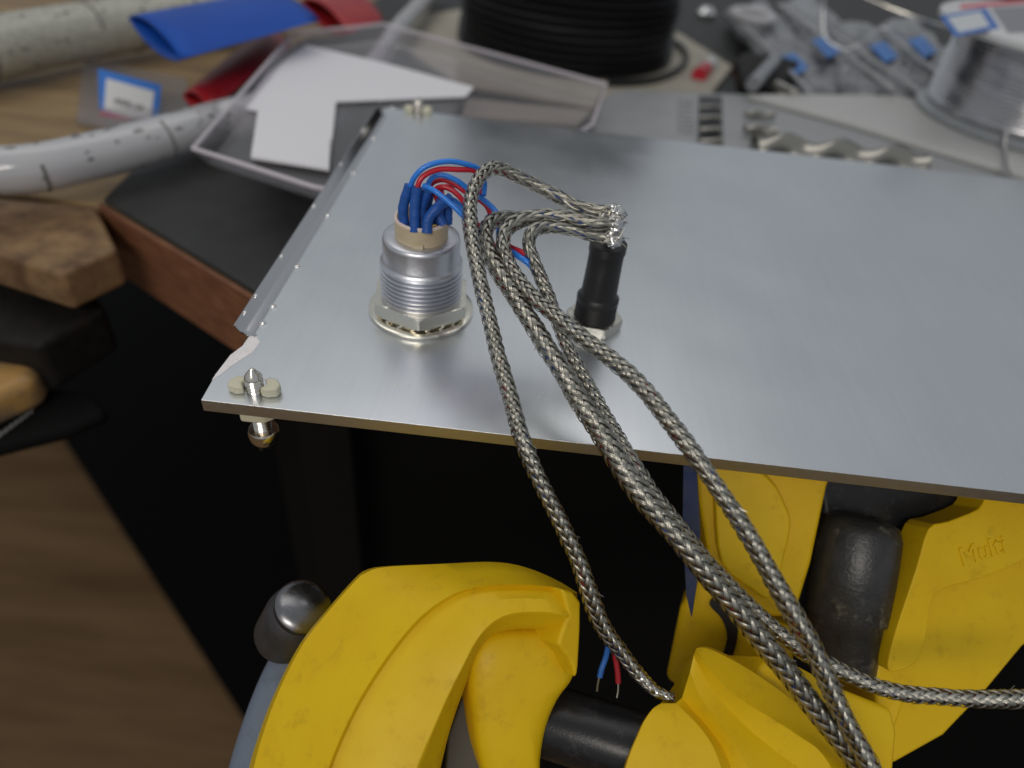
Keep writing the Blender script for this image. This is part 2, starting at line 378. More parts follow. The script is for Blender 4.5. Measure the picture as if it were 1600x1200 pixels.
s1 = screw_at(.70, .34, 'steel screw in ivory plastic retainer at the near corner, pointed tip up')
dup(s1, (-.40, 12.1, 0), 'small blurred screw with ivory retainer at the far end of the panel')

# ------------------------------------------------------------------ silver round connector
CX, CY = 2.78, 2.97
con = thing('round_connector', 'silver round threaded connector with beige ring and hex nut, blue sleeves on top', 'connector', (CX, CY, 0))
b = MB(); b.lathe([(.60, .002), (.90, .002), (.935, .03), (.93, .07), (.88, .088), (.60, .088)][::1], (CX, CY, 0), n=72); b.build('flat_washer', NICKEL, con)
# tooth lock washer
b = MB(); b.lathe([(.55, .09), (.76, .09), (.76, .115), (.55, .115)], (CX, CY, 0), n=60)
b.build('lock_washer', mat('dark_nickel', (.25, .24, .2), .3, 1), con)
tm = None
for k in range(20):
    a = 2*math.pi*k/20
    rot = Matrix.Rotation(a, 3, 'Z') @ Matrix.Rotation(.5, 3, 'X')
    if tm is None:
        q = MB(); q.box((0, 0, 0), (.10, .10, .035)); o = q.build('washer_tooth', NICKEL, con, smooth=False, bevel=.01); tm = o.data
        mods = o
    else:
        o = mods.copy(); COL.objects.link(o)
    o.matrix_parent_inverse = Matrix.Translation(-Vector(con.location))
    o.location = (CX+.765*math.cos(a), CY+.765*math.sin(a), .118); o.rotation_euler = rot.to_euler()
# hex nut: chamfered hexagon
def hexnut(name, cx, cy, r, z0, z1, rot, mat_, parent, hole):
    b = MB(); n = 96
    def hx(t):
        t = (t-rot) % (math.pi/3); return math.cos(math.pi/6)/math.cos(t-math.pi/6)
    V = []; prof = [(hole, z0, 0), (r*.93, z0, 0), (r, z0+.03, 1), (r, z1-.03, 1), (r*.955, z1-.005, 0), (r*.88, z1, 0), (hole, z1, 0), (hole, z0, 0)]
    for rr_, z, hexy in prof:
        for j in range(n):
            t = 2*math.pi*j/n; h = hx(t)*r
            q = h if hexy else min(rr_, h)
            V.append((cx+q*math.cos(t), cy+q*math.sin(t), z))
    F = [(i*n+j, i*n+(j+1) % n, (i+1)*n+(j+1) % n, (i+1)*n+j) for i in range(len(prof)-1) for j in range(n)]
    b.add(V, F); return b.build(name, mat_, parent, angle=25)
hexnut('hex_nut', CX, CY, .91, .145, .40, math.radians(-83), NICKEL, con, .66)
# barrel with thread ridges
prof = [(.69, .34)]
z = .37
while z < .93:
    prof += [(.695, z), (.712, z+.022), (.712, z+.045), (.658, z+.060), (.658, z+.075)]; z += .083
prof += [(.70, .97), (.705, 1.02), (.66, 1.06), (.655, 1.10), (.655, 1.42), (.64, 1.475), (.605, 1.50), (.45, 1.50)]
b = MB(); b.lathe(prof, (CX, CY, 0), n=96); b.build('barrel', SATIN, con, angle=50)
b = MB(); b.lathe([(.44, 1.45), (.445, 1.80), (.40, 1.81), (.395, 1.70), (.39, 1.66), (.01, 1.66)], (CX, CY, 0), n=64); ring = b.build('insulator_ring', BEIGE, con)
b = MB(); b.lathe([(.398, 1.80), (.448, 1.80), (.445, 1.835), (.43, 1.845), (.405, 1.84), (.398, 1.80)], (CX, CY, 0), n=64, caps=False, fn=lambda t, z: 1+.008*math.sin(9*t)); b.build('ring_rim', BEIGERIM, ring)
b = MB(); b.box((CX+.02, CY-.455, 1.53), (.17, .06, .07)); b.build('key_tab', BEIGE, ring, smooth=False, bevel=.01)
# golden solder cups inside
b = MB()
for a in range(7):
    t = a*2*math.pi/7+.3; b.lathe([(.05, 1.66), (.05, 1.78), (.03, 1.79)], (CX+.27*math.cos(t), CY+.27*math.sin(t), 0), n=12)
b.build('solder_cups', mat('gold_pin', (.85, .55, .15), .25, 1), con)['kind'] = 'stuff'

# ------------------------------------------------------------------ wires with sleeves
def sleeve(parent, P, r=.083):
    n = 26; P = resample(catmull(P, 8), n); rad = [r*(1+.025*math.sin(i*.9+P[0][0]*9)+.02*math.sin(i*2.3)) for i in range(n)]
    b = MB(); b.tube(P, rad, 14); return b.build('heat_shrink', BLUESL, parent)
def wire(col, pts, label, slv=None, r=.043):
    M = BLUEW if col == 'blue' else REDW
    P = pxpath(pts, 70)
    t = thing(col+'_wire', label, 'wire', P[0], 'hook-up wires from the round connector')
    b = MB(); b.tube(P, r, 12); b.build('insulation', M, t)
    if slv:
        sleeve(t, [at(*q) for q in slv])
Zc = 11.25
wire('blue', [(634, 352, 11.40), (632, 320, 11.25), (641, 292, 11.05), (649, 275, 10.95), (668, 259, 10.9), (700, 252, 10.95), (730, 257, 11.1), (750, 266, 11.3), (757, 285, 11.4), (756, 305, 11.35)], 'blue wire arching highest over the round connector', [(633, 356, 11.42), (630, 325, 11.25), (640, 290, 11.05)])
wire('red', [(648, 358, 11.30), (649, 320, 11.15), (652, 294, 11.0), (661, 276, 10.95), (685, 265, 10.98), (715, 265, 11.05), (742, 268, 11.25), (752, 285, 11.45), (752, 305, 11.45)], 'red wire arching just under the highest blue wire', [(648, 362, 11.28), (648, 322, 11.13), (652, 292, 11.0)])
wire('blue', [(662, 352, 11.45), (662, 320, 11.35), (668, 290, 11.2), (678, 276, 11.15), (694, 274, 11.15), (715, 283, 11.2), (731, 295, 11.3), (745, 305, 11.4), (758, 314, 11.45), (775, 331, 11.5), (781, 350, 11.5), (779, 368, 11.5), (792, 388, 11.3)], 'light blue wire bending down to the right behind the long braid', [(660, 356, 11.42), (659, 325, 11.3), (668, 298, 11.15)])
wire('red', [(676, 350, 11.6), (668, 315, 11.5), (673, 289, 11.4), (690, 281, 11.35), (708, 286, 11.35), (727, 300, 11.4), (745, 310, 11.55), (760, 322, 11.6), (767, 340, 11.6), (764, 360, 11.6), (771, 383, 11.5), (785, 400, 11.25)], 'red wire reaching furthest right of the pair behind the braid', [(677, 352, 11.6), (668, 325, 11.5), (671, 300, 11.4)])
wire('red', [(692, 350, 11.45), (686, 322, 11.4), (680, 299, 11.3), (690, 292, 11.2), (706, 297, 11.2), (721, 311, 11.25), (733, 330, 11.35), (745, 350, 11.5), (760, 360, 11.5)], 'red wire looping low over the blue sleeves', [(693, 352, 11.4), (685, 335, 11.35), (690, 312, 11.25)])
wire('blue', [(700, 347, 11.6), (699, 325, 11.5), (690, 305, 11.4), (662, 290, 11.0), (680, 299, 10.92), (706, 320, 10.95), (727, 341, 11.0), (742, 358, 11.1), (757, 372, 11.2)][3:], 'lowest light blue wire crossing in front of the sleeves')
wire('blue', [(668, 362, 11.25), (670, 342, 11.2), (684, 325, 11.15), (702, 312, 11.2), (716, 318, 11.35), (733, 340, 11.5), (750, 356, 11.6)], 'short blue wire leaving the bent sleeve at the front', [(667, 364, 11.24), (669, 343, 11.18), (683, 325, 11.15), (704, 309, 11.25)], r=.04)
wire('blue', [(788, 388, 11.3), (800, 394, 11.1), (812, 402, 10.95), (824, 410, 10.9), (838, 424, 10.95)], 'blue wire stub showing between two braids near the middle', r=.05)
wire('red', [(788, 380, 11.35), (800, 388, 11.2), (812, 393, 11.05), (824, 400, 11.0), (838, 414, 11.05)], 'red wire stub showing between two braids near the middle', r=.05)
# extra sleeves at the back of the ring
t = thing('spare_wire', 'dark blue sleeved wire at the rear right of the connector ring', 'wire', at(697, 350, 11.6), 'hook-up wires from the round connector')
sleeve(t, [at(699, 350, 11.55), at(699, 328, 11.45), at(694, 308, 11.35)])
b = MB(); b.tube(pxpath([(694, 312, 11.4), (690, 298, 11.4), (700, 290, 11.5), (716, 292, 11.6), (735, 305, 11.7)], 30), .04, 10); b.build('insulation', REDW, t)

# ------------------------------------------------------------------ black barrel connector
BX, BY = 5.90, 3.13
bc = thing('black_connector', 'slim black barrel connector with hex nut under the soldered braids', 'connector', (BX, BY, 0))
hexnut('hex_nut', BX, BY, .52, .004, .21, math.radians(-66), mat('dull_nickel', (.62, .60, .54), .32, 1, rvar=.06), bc, .38)
prof = [(.36, .12)]
z = .16
while z < .50:
    prof += [(.372, z), (.352, z+.02), (.372, z+.04)]; z += .042
prof += [(.375, .52), (.375, .60), (.33, .64), (.315, .68), (.30, 1.2), (.295, 1.58), (.28, 1.62), (.02, 1.62)]
b = MB(); b.lathe(prof, (BX, BY, 0), n=64); b.build('barrel', BLACKP, bc)
b = MB(); b.lathe([(.30, 1.50), (.315, 1.51), (.315, 1.66), (.27, 1.68), (.05, 1.68)], (BX, BY, 0), n=48); b.build('top_collar', BLACKP, bc)

# ------------------------------------------------------------------ braided cables
def braid_verts(P, rad, L, nc=8, m=2, w=.78, flat=.84, fuzz=0., seed=0, amp=.019):
    n = len(P); T, A, B = frames(P)
    # align the wide axis with the camera-right plane
    d = np.r_[0, np.cumsum(np.linalg.norm(np.diff(P, axis=0), axis=1))]
    ds = d[1]-d[0]; L = np.broadcast_to(L, (n,)); ph = np.cumsum(2*np.pi*ds/L)
    X = []; UVs = []; F = []; base = 0; K = 5
    R_ = np.random.RandomState(seed)
    for dr in (1, -1):
        for i in range(nc):
            phi = 2*np.pi*i/nc + dr*ph
            x = ph/np.pi*nc/1.0
            arg = 2*i + dr*x*1.0
            off = dr*np.cos(np.pi/m*(arg-(m-1)/2))
            off = np.clip(off*1.5, -1, 1)*amp
            phi = phi + .03*np.sin(d*R_.uniform(.8, 2.2)+R_.uniform(0, 6)) + R_.uniform(-.025, .025)
            wob = .010*np.sin(d*R_.uniform(3, 6)+R_.uniform(0, 6)) + R_.uniform(-.003, .003)
            c, s_ = np.cos(phi), np.sin(phi)
            rr_ = rad + off + R_.uniform(-.002, .002) + wob*.4
            ctr = P + (rr_*c)[:, None]*A + (rr_*flat*s_)[:, None]*B
            N_ = c[:, None]*A*flat + s_[:, None]*B; N_ /= np.linalg.norm(N_, axis=1)[:, None]
            tg = np.gradient(ctr, axis=0); tg /= np.linalg.norm(tg, axis=1)[:, None]
            S = np.cross(tg, N_); S /= np.linalg.norm(S, axis=1)[:, None]
            ww = w*(L/nc)*np.sin(np.arctan(2*np.pi*rad*.92/L))*(1+.07*np.sin(d*R_.uniform(2, 5)+R_.uniform(0, 6)))
            for k in range(K):
                q = (k/(K-1)-.5)
                X.append(ctr + S*(q*ww)[:, None] + N_*(.012*(1-(2*q)**2)-.004))
                UVs.append(np.stack([d, np.full(n, k/(K-1))], 1))
            idx = base + np.arange(K*n).reshape(K, n)
            a = idx[:-1, :-1].ravel(); b_ = idx[1:, :-1].ravel(); c_ = idx[1:, 1:].ravel(); e_ = idx[:-1, 1:].ravel()
            F.append(np.stack([a, b_, c_, e_], 1)); base += K*n
    return np.concatenate(X), np.concatenate(F), np.concatenate(UVs)
def fast_mesh(name, V, F, UV, M):
    me = bpy.data.meshes.new(name); me.vertices.add(len(V)); me.vertices.foreach_set('co', V.astype(np.float32).ravel())
    me.loops.add(F.size); me.loops.foreach_set('vertex_index', F.astype(np.int32).ravel())
    me.polygons.add(len(F)); me.polygons.foreach_set('loop_start', np.arange(0, F.size, 4, dtype=np.int32)); 
    me.polygons.foreach_set('loop_total', np.full(len(F), 4, dtype=np.int32)); me.polygons.foreach_set('use_smooth', np.ones(len(F), dtype=bool))
    uv = me.uv_layers.new(name='UVMap'); uv.data.foreach_set('uv', UV[F.ravel()].astype(np.float32).ravel())
    me.update(calc_edges=True); me.validate(); me.materials.append(M); return me
def braid(pts, label, radpx, tip=None, seed=0, tight=1.2, lay=1.22):
    C_ = catmull([at(u, v, Z) for u, v, Z in pts], 8); Ln = length(C_); n = int(Ln/.026); P = resample(C_, n)
    # small irregular wobble so it hangs like a real cable
    s = np.linspace(0, 1, n); R_ = np.random.RandomState(seed)
    rad = np.interp(s, [q[0] for q in radpx], [q[1] for q in radpx]) * .94 * (1+.045*np.sin(s*23+seed)+.03*np.sin(s*61+2*seed))
    L = np.interp(s*Ln, [0, tight, tight+1.2, Ln], [2.9, 2.6, lay, lay])
    t = thing('braided_cable', label, 'braided cable', P[0], 'braided shield cables')
    V, F, UV = braid_verts(P, rad, L, seed=seed)
    o = bpy.data.objects.new('braided_shield', fast_mesh('braided_shield', V, F, UV, BRAID)); COL.objects.link(o); adopt(o, t)
    T, A, B = frames(P); d = s*Ln
    hb = MB()
    for q in range(12):
        i = R_.randint(4, n-30); a = R_.uniform(0, 6.28); N_ = math.cos(a)*A[i]+math.sin(a)*B[i]; r0 = rad[i]*.98
        l = R_.uniform(.05, .12); p = P[i]+N_*r0; sd = np.cross(T[i], N_)*R_.uniform(-.4, .4)
        hb.tube([p, p+(T[i]+N_*.25+sd)*l*.5, p+(T[i]+N_*.55+sd)*l], [.007, .006, .004], 4)
    hb.build('stray_hairs', BRAID, t)['kind'] = 'stuff'
    for k, M in ((0, REDC), (1, BLUEC)):
        a = d*2.2+k*math.pi
        Q = P + (np.cos(a)*rad*.42)[:, None]*A + (np.sin(a)*rad*.36)[:, None]*B
        b = MB(); b.tube(Q[::5], rad[::5]*.47, 8); b.build('inner_wire', M, t)
    return t, P, rad
Z1 = 11.35
top = np.array
bA = [(960, 331, 11.35), (930, 329, 11.4), (899, 322, 11.5), (875, 309, 11.55), (852, 297, 11.55), (830, 286, 11.5), (809, 276, 11.4), (790, 267, 11.3), (771, 263, 11.15), (754, 272, 11.0), (743, 288, 10.9), (736, 310, 10.8), (734, 335, 10.7), (737, 370, 10.55), (745, 414, 10.4), (754, 457, 10.25), (766, 505, 10.1), (778, 555, 9.95), (795, 612, 9.8), (811, 671, 9.7), (830, 722, 9.65), (850, 765, 9.65), (868, 800, 9.7), (886, 838, 9.75), (905, 880, 9.8), (925, 940, 9.9), (942, 980, 10.0), (968, 1016, 10.1), (997, 1053, 10.15), (1022, 1078, 10.1), (1040, 1087, 10.05), (1053, 1091, 10.0)]
bB = [(956, 346, 11.3), (930, 347, 11.35), (890, 347, 11.45), (840, 344, 11.5), (806, 342, 11.5), (782, 342, 11.4), (765, 349, 11.2), (758, 366, 11.05), (763, 392, 10.9), (777, 420, 10.75), (796, 449, 10.6), (815, 480, 10.5), (836, 513, 10.35), (857, 547, 10.2), (879, 582, 10.05), (898, 615, 9.95), (920, 648, 9.85), (938, 675, 9.8), (957, 706, 9.7), (982, 747, 9.6), (1013, 788, 9.5), (1040, 819, 9.45), (1067, 850, 9.4), (1107, 900, 9.4), (1150, 950, 9.4), (1190, 1000, 9.4), (1227, 1046, 9.4), (1262, 1092, 9.4), (1295, 1135, 9.4), (1330, 1180, 9.4), (1370, 1240, 9.4)]
bC = [(958, 352, 11.25), (930, 349, 11.2), (895, 341, 11.2), (860, 337, 11.2), (830, 340, 11.15), (806, 348, 11.05), (790, 361, 10.9), (786, 380, 10.8), (791, 402, 10.7), (803, 427, 10.6), (818, 448, 10.5), (840, 470, 10.35), (865, 490, 10.2), (890, 511, 10.05), (921, 535, 9.9), (954, 560, 9.75), (986, 587, 9.6), (1014, 617, 9.45), (1041, 652, 9.3), (1070, 690, 9.2), (1095, 725, 9.1), (1120, 762, 9.05), (1148, 803, 9.0), (1177, 850, 9.0), (1209, 907, 9.0), (1235, 953, 9.0), (1263, 1000, 9.05), (1285, 1047, 9.1), (1305, 1093, 9.15), (1330, 1143, 9.2), (1357, 1195, 9.2), (1380, 1250, 9.2)]
bD = [(960, 378, 11.35), (940, 370, 11.35), (915, 365, 11.3), (885, 357, 11.25), (858, 354, 11.2), (838, 358, 11.1), (827, 372, 11.0), (828, 391, 10.95), (837, 414, 10.9), (847, 440, 10.85), (858, 467, 10.8), (868, 495, 10.75), (878, 522, 10.65), (892, 555, 10.5), (909, 583, 10.4), (925, 612, 10.3), (943, 645, 10.2), (965, 684, 10.1), (993, 730, 10.0), (1022, 775, 9.95), (1058, 820, 9.9), (1090, 860, 9.9), (1130, 905, 9.9), (1172, 948, 9.9), (1215, 987, 9.8), (1252, 1016, 9.75), (1293, 1038, 9.65), (1333, 1058, 9.6), (1370, 1073, 9.55), (1410, 1083, 9.5), (1460, 1088, 9.45), (1530, 1092, 9.4), (1610, 1092, 9.4), (1680, 1090, 9.4)]
tA, PA, rA = braid(bA, 'slim braided cable on the left, its soldered tip touching the yellow jaw', [(0, .085), (.1, .10), (.35, .118), (.6, .115), (.85, .13), (.96, .10), (1, .06)], seed=1)
tB, PB, rB = braid(bB, 'thickest braided cable, running through the middle to the bottom edge', [(0, .09), (.12, .115), (.3, .150), (.6, .165), (1, .165)], seed=2, lay=1.5)
tC, PC, rC = braid(bC, 'braided cable furthest right over the panel, crossing in front of another', [(0, .09), (.12, .11), (.3, .125), (.6, .125), (1, .15)], seed=3, lay=1.38)
tD, PD, rD = braid(bD, 'braided cable passing behind the others and leaving at the right edge', [(0, .09), (.12, .105), (.3, .11), (.6, .12), (.8, .115), (1, .125)], seed=4)
# soldered tip of braid A
b = MB(); k0 = -26; b.tube(PA[k0:-2], [r*1.12+.006*math.sin(i*1.7) for i, r in enumerate(rA[k0:-2])], 12); b.build('solder_tip', SOLDER, tA)

# solder joint: lumps with spiky strands
sj = thing('solder_joint', 'shiny solder lumps joining the braid ends above the black barrel', 'solder joint', at(958, 350, 11.4))
for k, (u, v, Z, r) in enumerate([(962, 332, 11.33, .13), (957, 352, 11.3, .14), (958, 374, 11.35, .13), (945, 342, 11.35, .10), (968, 346, 11.35, .09), (948, 366, 11.4, .10)]):
    b = MB(); b.blob(at(u, v, Z), (r*1.2, r*1.05, r*.95), .26, k+1, 16, 2.6); b.build('solder_lump', SOLDER, sj, angle=180)
b = MB(); rr = random.Random(11)
for k in range(20):
    u, v = rr.uniform(940, 968), rr.uniform(326, 380)
    p = at(u, v, 11.3+rr.uniform(-.08, .12)); dv = RT*rr.uniform(.3, 1)+UP*rr.uniform(-.6, .9)-FW*rr.uniform(-.2, .6); dv = dv/np.linalg.norm(dv)
    Ln = rr.uniform(.08, .2); b.tube([p, p+dv*Ln*.5, p+dv*Ln+UP*.03*rr.uniform(-1, 1)], [.011, .010, .006], 5)
b.build('stray_strands', BRAID, sj)['kind'] = 'stuff'
# post under the lumps
b = MB(); b.lathe([(.12, 1.6), (.12, 1.85), (.1, 1.95)], (BX, BY, 0), n=20); b.build('solder_post', SOLDER, sj)

# blue and red stub leaving the slim braid; insulation colours darkened for shade
for col, M, pts, tip, lab in (('blue', mat('shaded_blue_insulation', (.02, .12, .42), .4, 0), [(952, 1000, 10.15), (947, 1025, 10.2), (940, 1045, 10.2), (937, 1058, 10.2)], [(937, 1056, 10.2), (934, 1070, 10.2), (933, 1080, 10.2)], 'short blue wire end with bare tip hanging under the slim braid'),
                              ('red', mat('shaded_red_insulation', (.34, .012, .02), .4, 0), [(957, 1005, 10.15), (962, 1030, 10.2), (965, 1050, 10.2), (966, 1067, 10.2)], [(966, 1065, 10.2), (966, 1078, 10.2), (964, 1090, 10.2)], 'short red wire end with bare tip hanging under the slim braid')):
    t = thing(col+'_wire', lab, 'wire', at(*pts[0]), 'stripped wire ends')
    b = MB(); b.tube(pxpath(pts, 16), .042, 10); b.build('insulation', M, t)
    b = MB(); b.tube(pxpath(tip, 10), .016, 6); b.build('bare_tip', BRAID, t)

# ------------------------------------------------------------------ yellow clamps
def plane_poly(pts, ref, n):
    o_ = at(*ref); n = np.array(n, float); n /= np.linalg.norm(n); out = []
    for u, v in pts:
        d = dirpx(u, v); t = ((o_-CAM) @ n)/(d @ n); out.append(CAM+t*d)
    return out, n
def slab(pts, ref, n, th, M, name, parent, bevel=.08, seg=4):
    P, n = plane_poly(pts, ref, n); b = MB(); b.prism([p-n*th for p in P], n*th); return b.build(name, M, parent, bevel=bevel, seg=seg)
def smoothpoly(pts, k=4):
    P = np.array([(u, v, 0) for u, v in pts], float); Q = np.vstack([P[-1:], P, P[:2]]); out = []
    for i in range(1, len(Q)-2):
        p0, p1, p2, p3 = Q[i-1:i+3]
        for t in np.arange(k)/k: out.append(.5*((2*p1)+(-p0+p2)*t+(2*p0-5*p1+4*p2-p3)*t*t+(-p0+3*p1-3*p2+p3)*t**3))
    return [(q[0], q[1]) for q in out]

cl = thing('yellow_clamp', 'big yellow clamp jaw at the bottom left with a chamfered curved back', 'clamp', at(640, 1150, 10.5))
def rail(pts, dz=0): return [at(u, v, Z+dz) for u, v, Z in pts]
R1 = [(380, 1290, 9.3), (393, 1200, 9.6), (408, 1145, 9.8), (432, 1080, 9.95), (470, 1005, 10.1), (515, 948, 10.25), (556, 902, 10.4), (572, 890, 10.42), (600, 884, 10.45), (690, 880, 10.5), (770, 877, 10.5), (820, 885, 10.5), (870, 906, 10.45), (902, 926, 10.4)]
R2 = [(490, 1290, 8.85), (517, 1195, 9.1), (560, 1100, 9.3), (610, 1022, 9.5), (655, 968, 9.65), (690, 940, 9.75), (725, 922, 9.8), (765, 915, 9.85), (800, 914, 9.88), (840, 915, 9.9), (875, 919, 9.95), (900, 928, 10.05)]
R3 = [(620, 1290, 8.9), (652, 1200, 9.1), (675, 1145, 9.2), (700, 1088, 9.35), (725, 1038, 9.45), (745, 1000, 9.55), (768, 974, 9.6), (795, 960, 9.65), (830, 956, 9.68), (860, 957, 9.7), (880, 962, 9.75), (897, 964, 9.9)]
R4 = [(665, 1290, 9.5), (688, 1200, 9.65), (703, 1140, 9.75), (722, 1085, 9.85), (740, 1040, 9.95), (757, 1007, 10.0), (780, 989, 10.05), (806, 983, 10.05), (832, 983, 10.05), (858, 985, 10.05), (875, 987, 10.05), (895, 990, 10.1)]
def offs(Rr, du, dv, dz): return [(u+du, v+dv, Z+dz) for u, v, Z in Rr]
def blend(Ra, Rb, t, n=30):
    a = resample(catmull(rail(Ra), 6), n); b_ = resample(catmull(rail(Rb), 6), n); return a*(1-t)+b_*t
def loftmesh(rails, n=70, name='x', M=YEL, parent=None, ang=80):
    b = MB(); P = [resample(catmull(r, 6) if len(r) < 25 else np.array(r), n) for r in rails]; K = len(P)
    V = np.concatenate(P); F = [(k*n+i, k*n+i+1, (k+1)*n+i+1, (k+1)*n+i) for k in range(K-1) for i in range(n-1)]
    # close both ends
    F += [tuple(k*n for k in range(K)), tuple(k*n+n-1 for k in range(K))[::-1]]
    F += [((K-1)*n+i, (K-1)*n+i+1, i+1, i) for i in range(n-1)]
    b.add(V, F); o = b.build(name, M, parent, angle=ang)
    return o
rails = [rail(offs(R1, -6, 10, 1.6)), rail(offs(R1, -1, 1, .35)), blend(offs(R1, 0, 0, 0), R2, .03), blend(R1, R2, .45), blend(R1, R2, .93), blend(R1, R2, .985), blend(offs(R2, 2, 3, .10), R3, .0), blend(offs(R2, 2, 3, .10), R3, .07), blend(R2, R3, .5), blend(R2, R3, .93), blend(R2, R3, .99), blend(R3, R4, .02), blend(R3, R4, .15), blend(R3, R4, .7), blend(R3, R4, 1.0), rail(offs(R4, 0, 0, 1.2))]
loftmesh(rails, 80, 'jaw_shell', YEL, cl, 30)
# end wall on the right of the jaw
b = MB(); P, n_ = plane_poly([(878, 920), (896, 924), (909, 940), (908, 985), (905, 1040), (902, 1062), (890, 1030), (872, 1008), (879, 985), (888, 962)], (895, 980, 9.85), (.55, -.55, .62))
b.prism([p-n_*1.0 for p in P], n_*1.0); b.build('jaw_end_wall', YEL, cl, bevel=.06, seg=4)
# bulging inner pad
pad = smoothpoly([(742, 1022), (762, 998), (800, 989), (868, 989), (888, 1012), (902, 1040), (898, 1062), (876, 1092), (856, 1140), (846, 1200), (842, 1290), (790, 1290), (752, 1200), (738, 1110), (735, 1060)], 3)
P, n_ = plane_poly(pad, (820, 1080, 10.0), (.25, -.72, .66))
cn = sum(P)/len(P); b = MB(); n = len(P); V = []
for s_, dz in ((1.0, -.9), (1.0, -.18), (.97, -.07), (.9, .0), (.7, .06), (.4, .09), (.1, .10)):
    for p in P: V.append(cn+(p-cn)*s_+n_*dz)
F = [(k*n+i, k*n+(i+1) % n, (k+1)*n+(i+1) % n, (k+1)*n+i) for k in range(6) for i in range(n)]+[tuple(6*n+i for i in range(n)), tuple(range(n))[::-1]]
b.add(V, F); b.build('jaw_pad', YEL, cl, angle=70)
b = MB(); P, n_ = plane_poly([(690, 1300), (700, 1150), (730, 1070), (770, 1040), (800, 1200), (800, 1300)], (740, 1180, 10.6), (.1, -.7, .6)); b.prism([p-n_*.4 for p in P], n_*.4); b.build('inner_web', mat('grey_web', (.10, .095, .08), .6, 0, dirt=(.3, .2, .03), dirt_scale=3), cl, bevel=.05)

bar = MB(); bar.tube([at(790, 1100, 11.0), at(870, 1130, 10.55), at(1060, 1190, 10.1), at(1200, 1230, 9.9)], .52, 40)
o = bar.build('clamp_bar', BLACKG); tag(o, 'thick black bar joining the two yellow jaws at the bottom', 'bar')

rj = thing('yellow_jaw', 'yellow clamp jaw with a pointed crest at the bottom centre', 'clamp', at(1180, 1180, 9.8))
slab([(1178, 1085), (1190, 1045), (1207, 1024), (1250, 1040), (1310, 1072), (1396, 1106), (1405, 1145), (1400, 1200), (1385, 1300), (1200, 1300)], (1300, 1150, 10.35), (.3, -.45, .84), 1.2, YEL, 'rear_shoulder', rj, .12, 5)
RA = [(1088, 1013, 9.95), (1100, 1012, 9.97), (1122, 1020, 9.98), (1160, 1040, 10.0), (1200, 1066, 10.0), (1245, 1100, 9.95), (1300, 1150, 9.85), (1350, 1210, 9.7), (1400, 1290, 9.5)]
RB = [(1087, 1016, 9.88), (1092, 1024, 9.83), (1110, 1046, 9.78), (1135, 1074, 9.72), (1165, 1098, 9.68), (1205, 1122, 9.62), (1245, 1148, 9.55), (1290, 1185, 9.45), (1340, 1290, 9.2)]
RB2 = [(1084, 1024, 9.95), (1088, 1034, 9.93), (1102, 1060, 9.88), (1122, 1090, 9.82), (1150, 1120, 9.78), (1180, 1148, 9.72), (1220, 1180, 9.65), (1262, 1215, 9.55), (1300, 1290, 9.35)]
RC = [(1078, 1050, 9.9), (1082, 1060, 9.85), (1092, 1085, 9.78), (1108, 1108, 9.7), (1128, 1135, 9.62), (1150, 1165, 9.52), (1170, 1200, 9.42), (1190, 1240, 9.32), (1210, 1290, 9.2)]
RC2 = [(1066, 1090, 9.95), (1072, 1098, 9.93), (1082, 1110, 9.88), (1096, 1125, 9.82), (1114, 1147, 9.74), (1130, 1170, 9.65), (1142, 1200, 9.55), (1150, 1240, 9.45), (1158, 1290, 9.3)]
RD = [(1056, 1099, 9.82), (1062, 1104, 9.78), (1072, 1114, 9.72), (1088, 1130, 9.64), (1104, 1150, 9.55), (1118, 1175, 9.46), (1128, 1205, 9.36), (1134, 1245, 9.25), (1138, 1290, 9.12)]
RE = [(1034, 1099, 9.82), (1026, 1103, 9.78), (1018, 1110, 9.72), (1006, 1128, 9.66), (996, 1150, 9.58), (985, 1176, 9.5), (976, 1205, 9.42), (968, 1245, 9.32), (960, 1290, 9.2)]
def fine(Rr): return rail(Rr)
rl = [rail(offs(RA, 4, -2, 1.2)), rail(RA), blend(RA, RB, .06), blend(RA, RB, .9), rail(RB), blend(RB, RB2, .15), rail(RB2), blend(RB2, RC, .15), blend(RB2, RC, .85), rail(RC), blend(RC, RC2, .15), rail(RC2), blend(RC2, RD, .2), rail(RD), blend(RD, RE, .08), blend(RD, RE, .5), blend(RD, RE, .93), rail(RE), rail(offs(RE, -4, 4, .3)), rail(offs(RE, -2, 6, 1.2))]
loftmesh(rl, 60, 'jaw_shell', YEL, rj, 24)

# right-hand clamp under the panel
rc = thing('yellow_clamp', 'large yellow clamp under the panel at right, embossed lettering on its arm', 'clamp', at(1400, 950, 12), )
SH = YEL
slab([(1080, 700), (1310, 715), (1293, 760), (1268, 880), (1242, 965), (1205, 965), (1150, 930), (1112, 893), (1098, 820)], (1190, 850, 11.9), (-.1, -.8, .6), .9, YEL, 'left_arm', rc, .08)
slab(smoothpoly([(1120, 700), (1200, 745), (1228, 790), (1236, 820), (1226, 870), (1206, 935), (1172, 920), (1128, 880), (1118, 790)], 3), (1180, 850, 11.68), (-.1, -.8, .6), .4, YEL, 'arm_rib', rc, .07)
slab([(1040, 1060), (1062, 950), (1100, 880), (1125, 895), (1185, 960), (1240, 985), (1240, 1110), (1100, 1110)], (1130, 1000, 12.3), (-.3, -.75, .5), .8, YEL, 'lower_web', rc, .1)
slab(smoothpoly([(1108, 945), (1122, 935), (1150, 965), (1152, 1000), (1138, 1040), (1122, 1045), (1136, 1000), (1128, 968)], 3), (1130, 1000, 12.2), (-.3, -.75, .5), .1, BLACKP, 'web_slot', rc, .01)
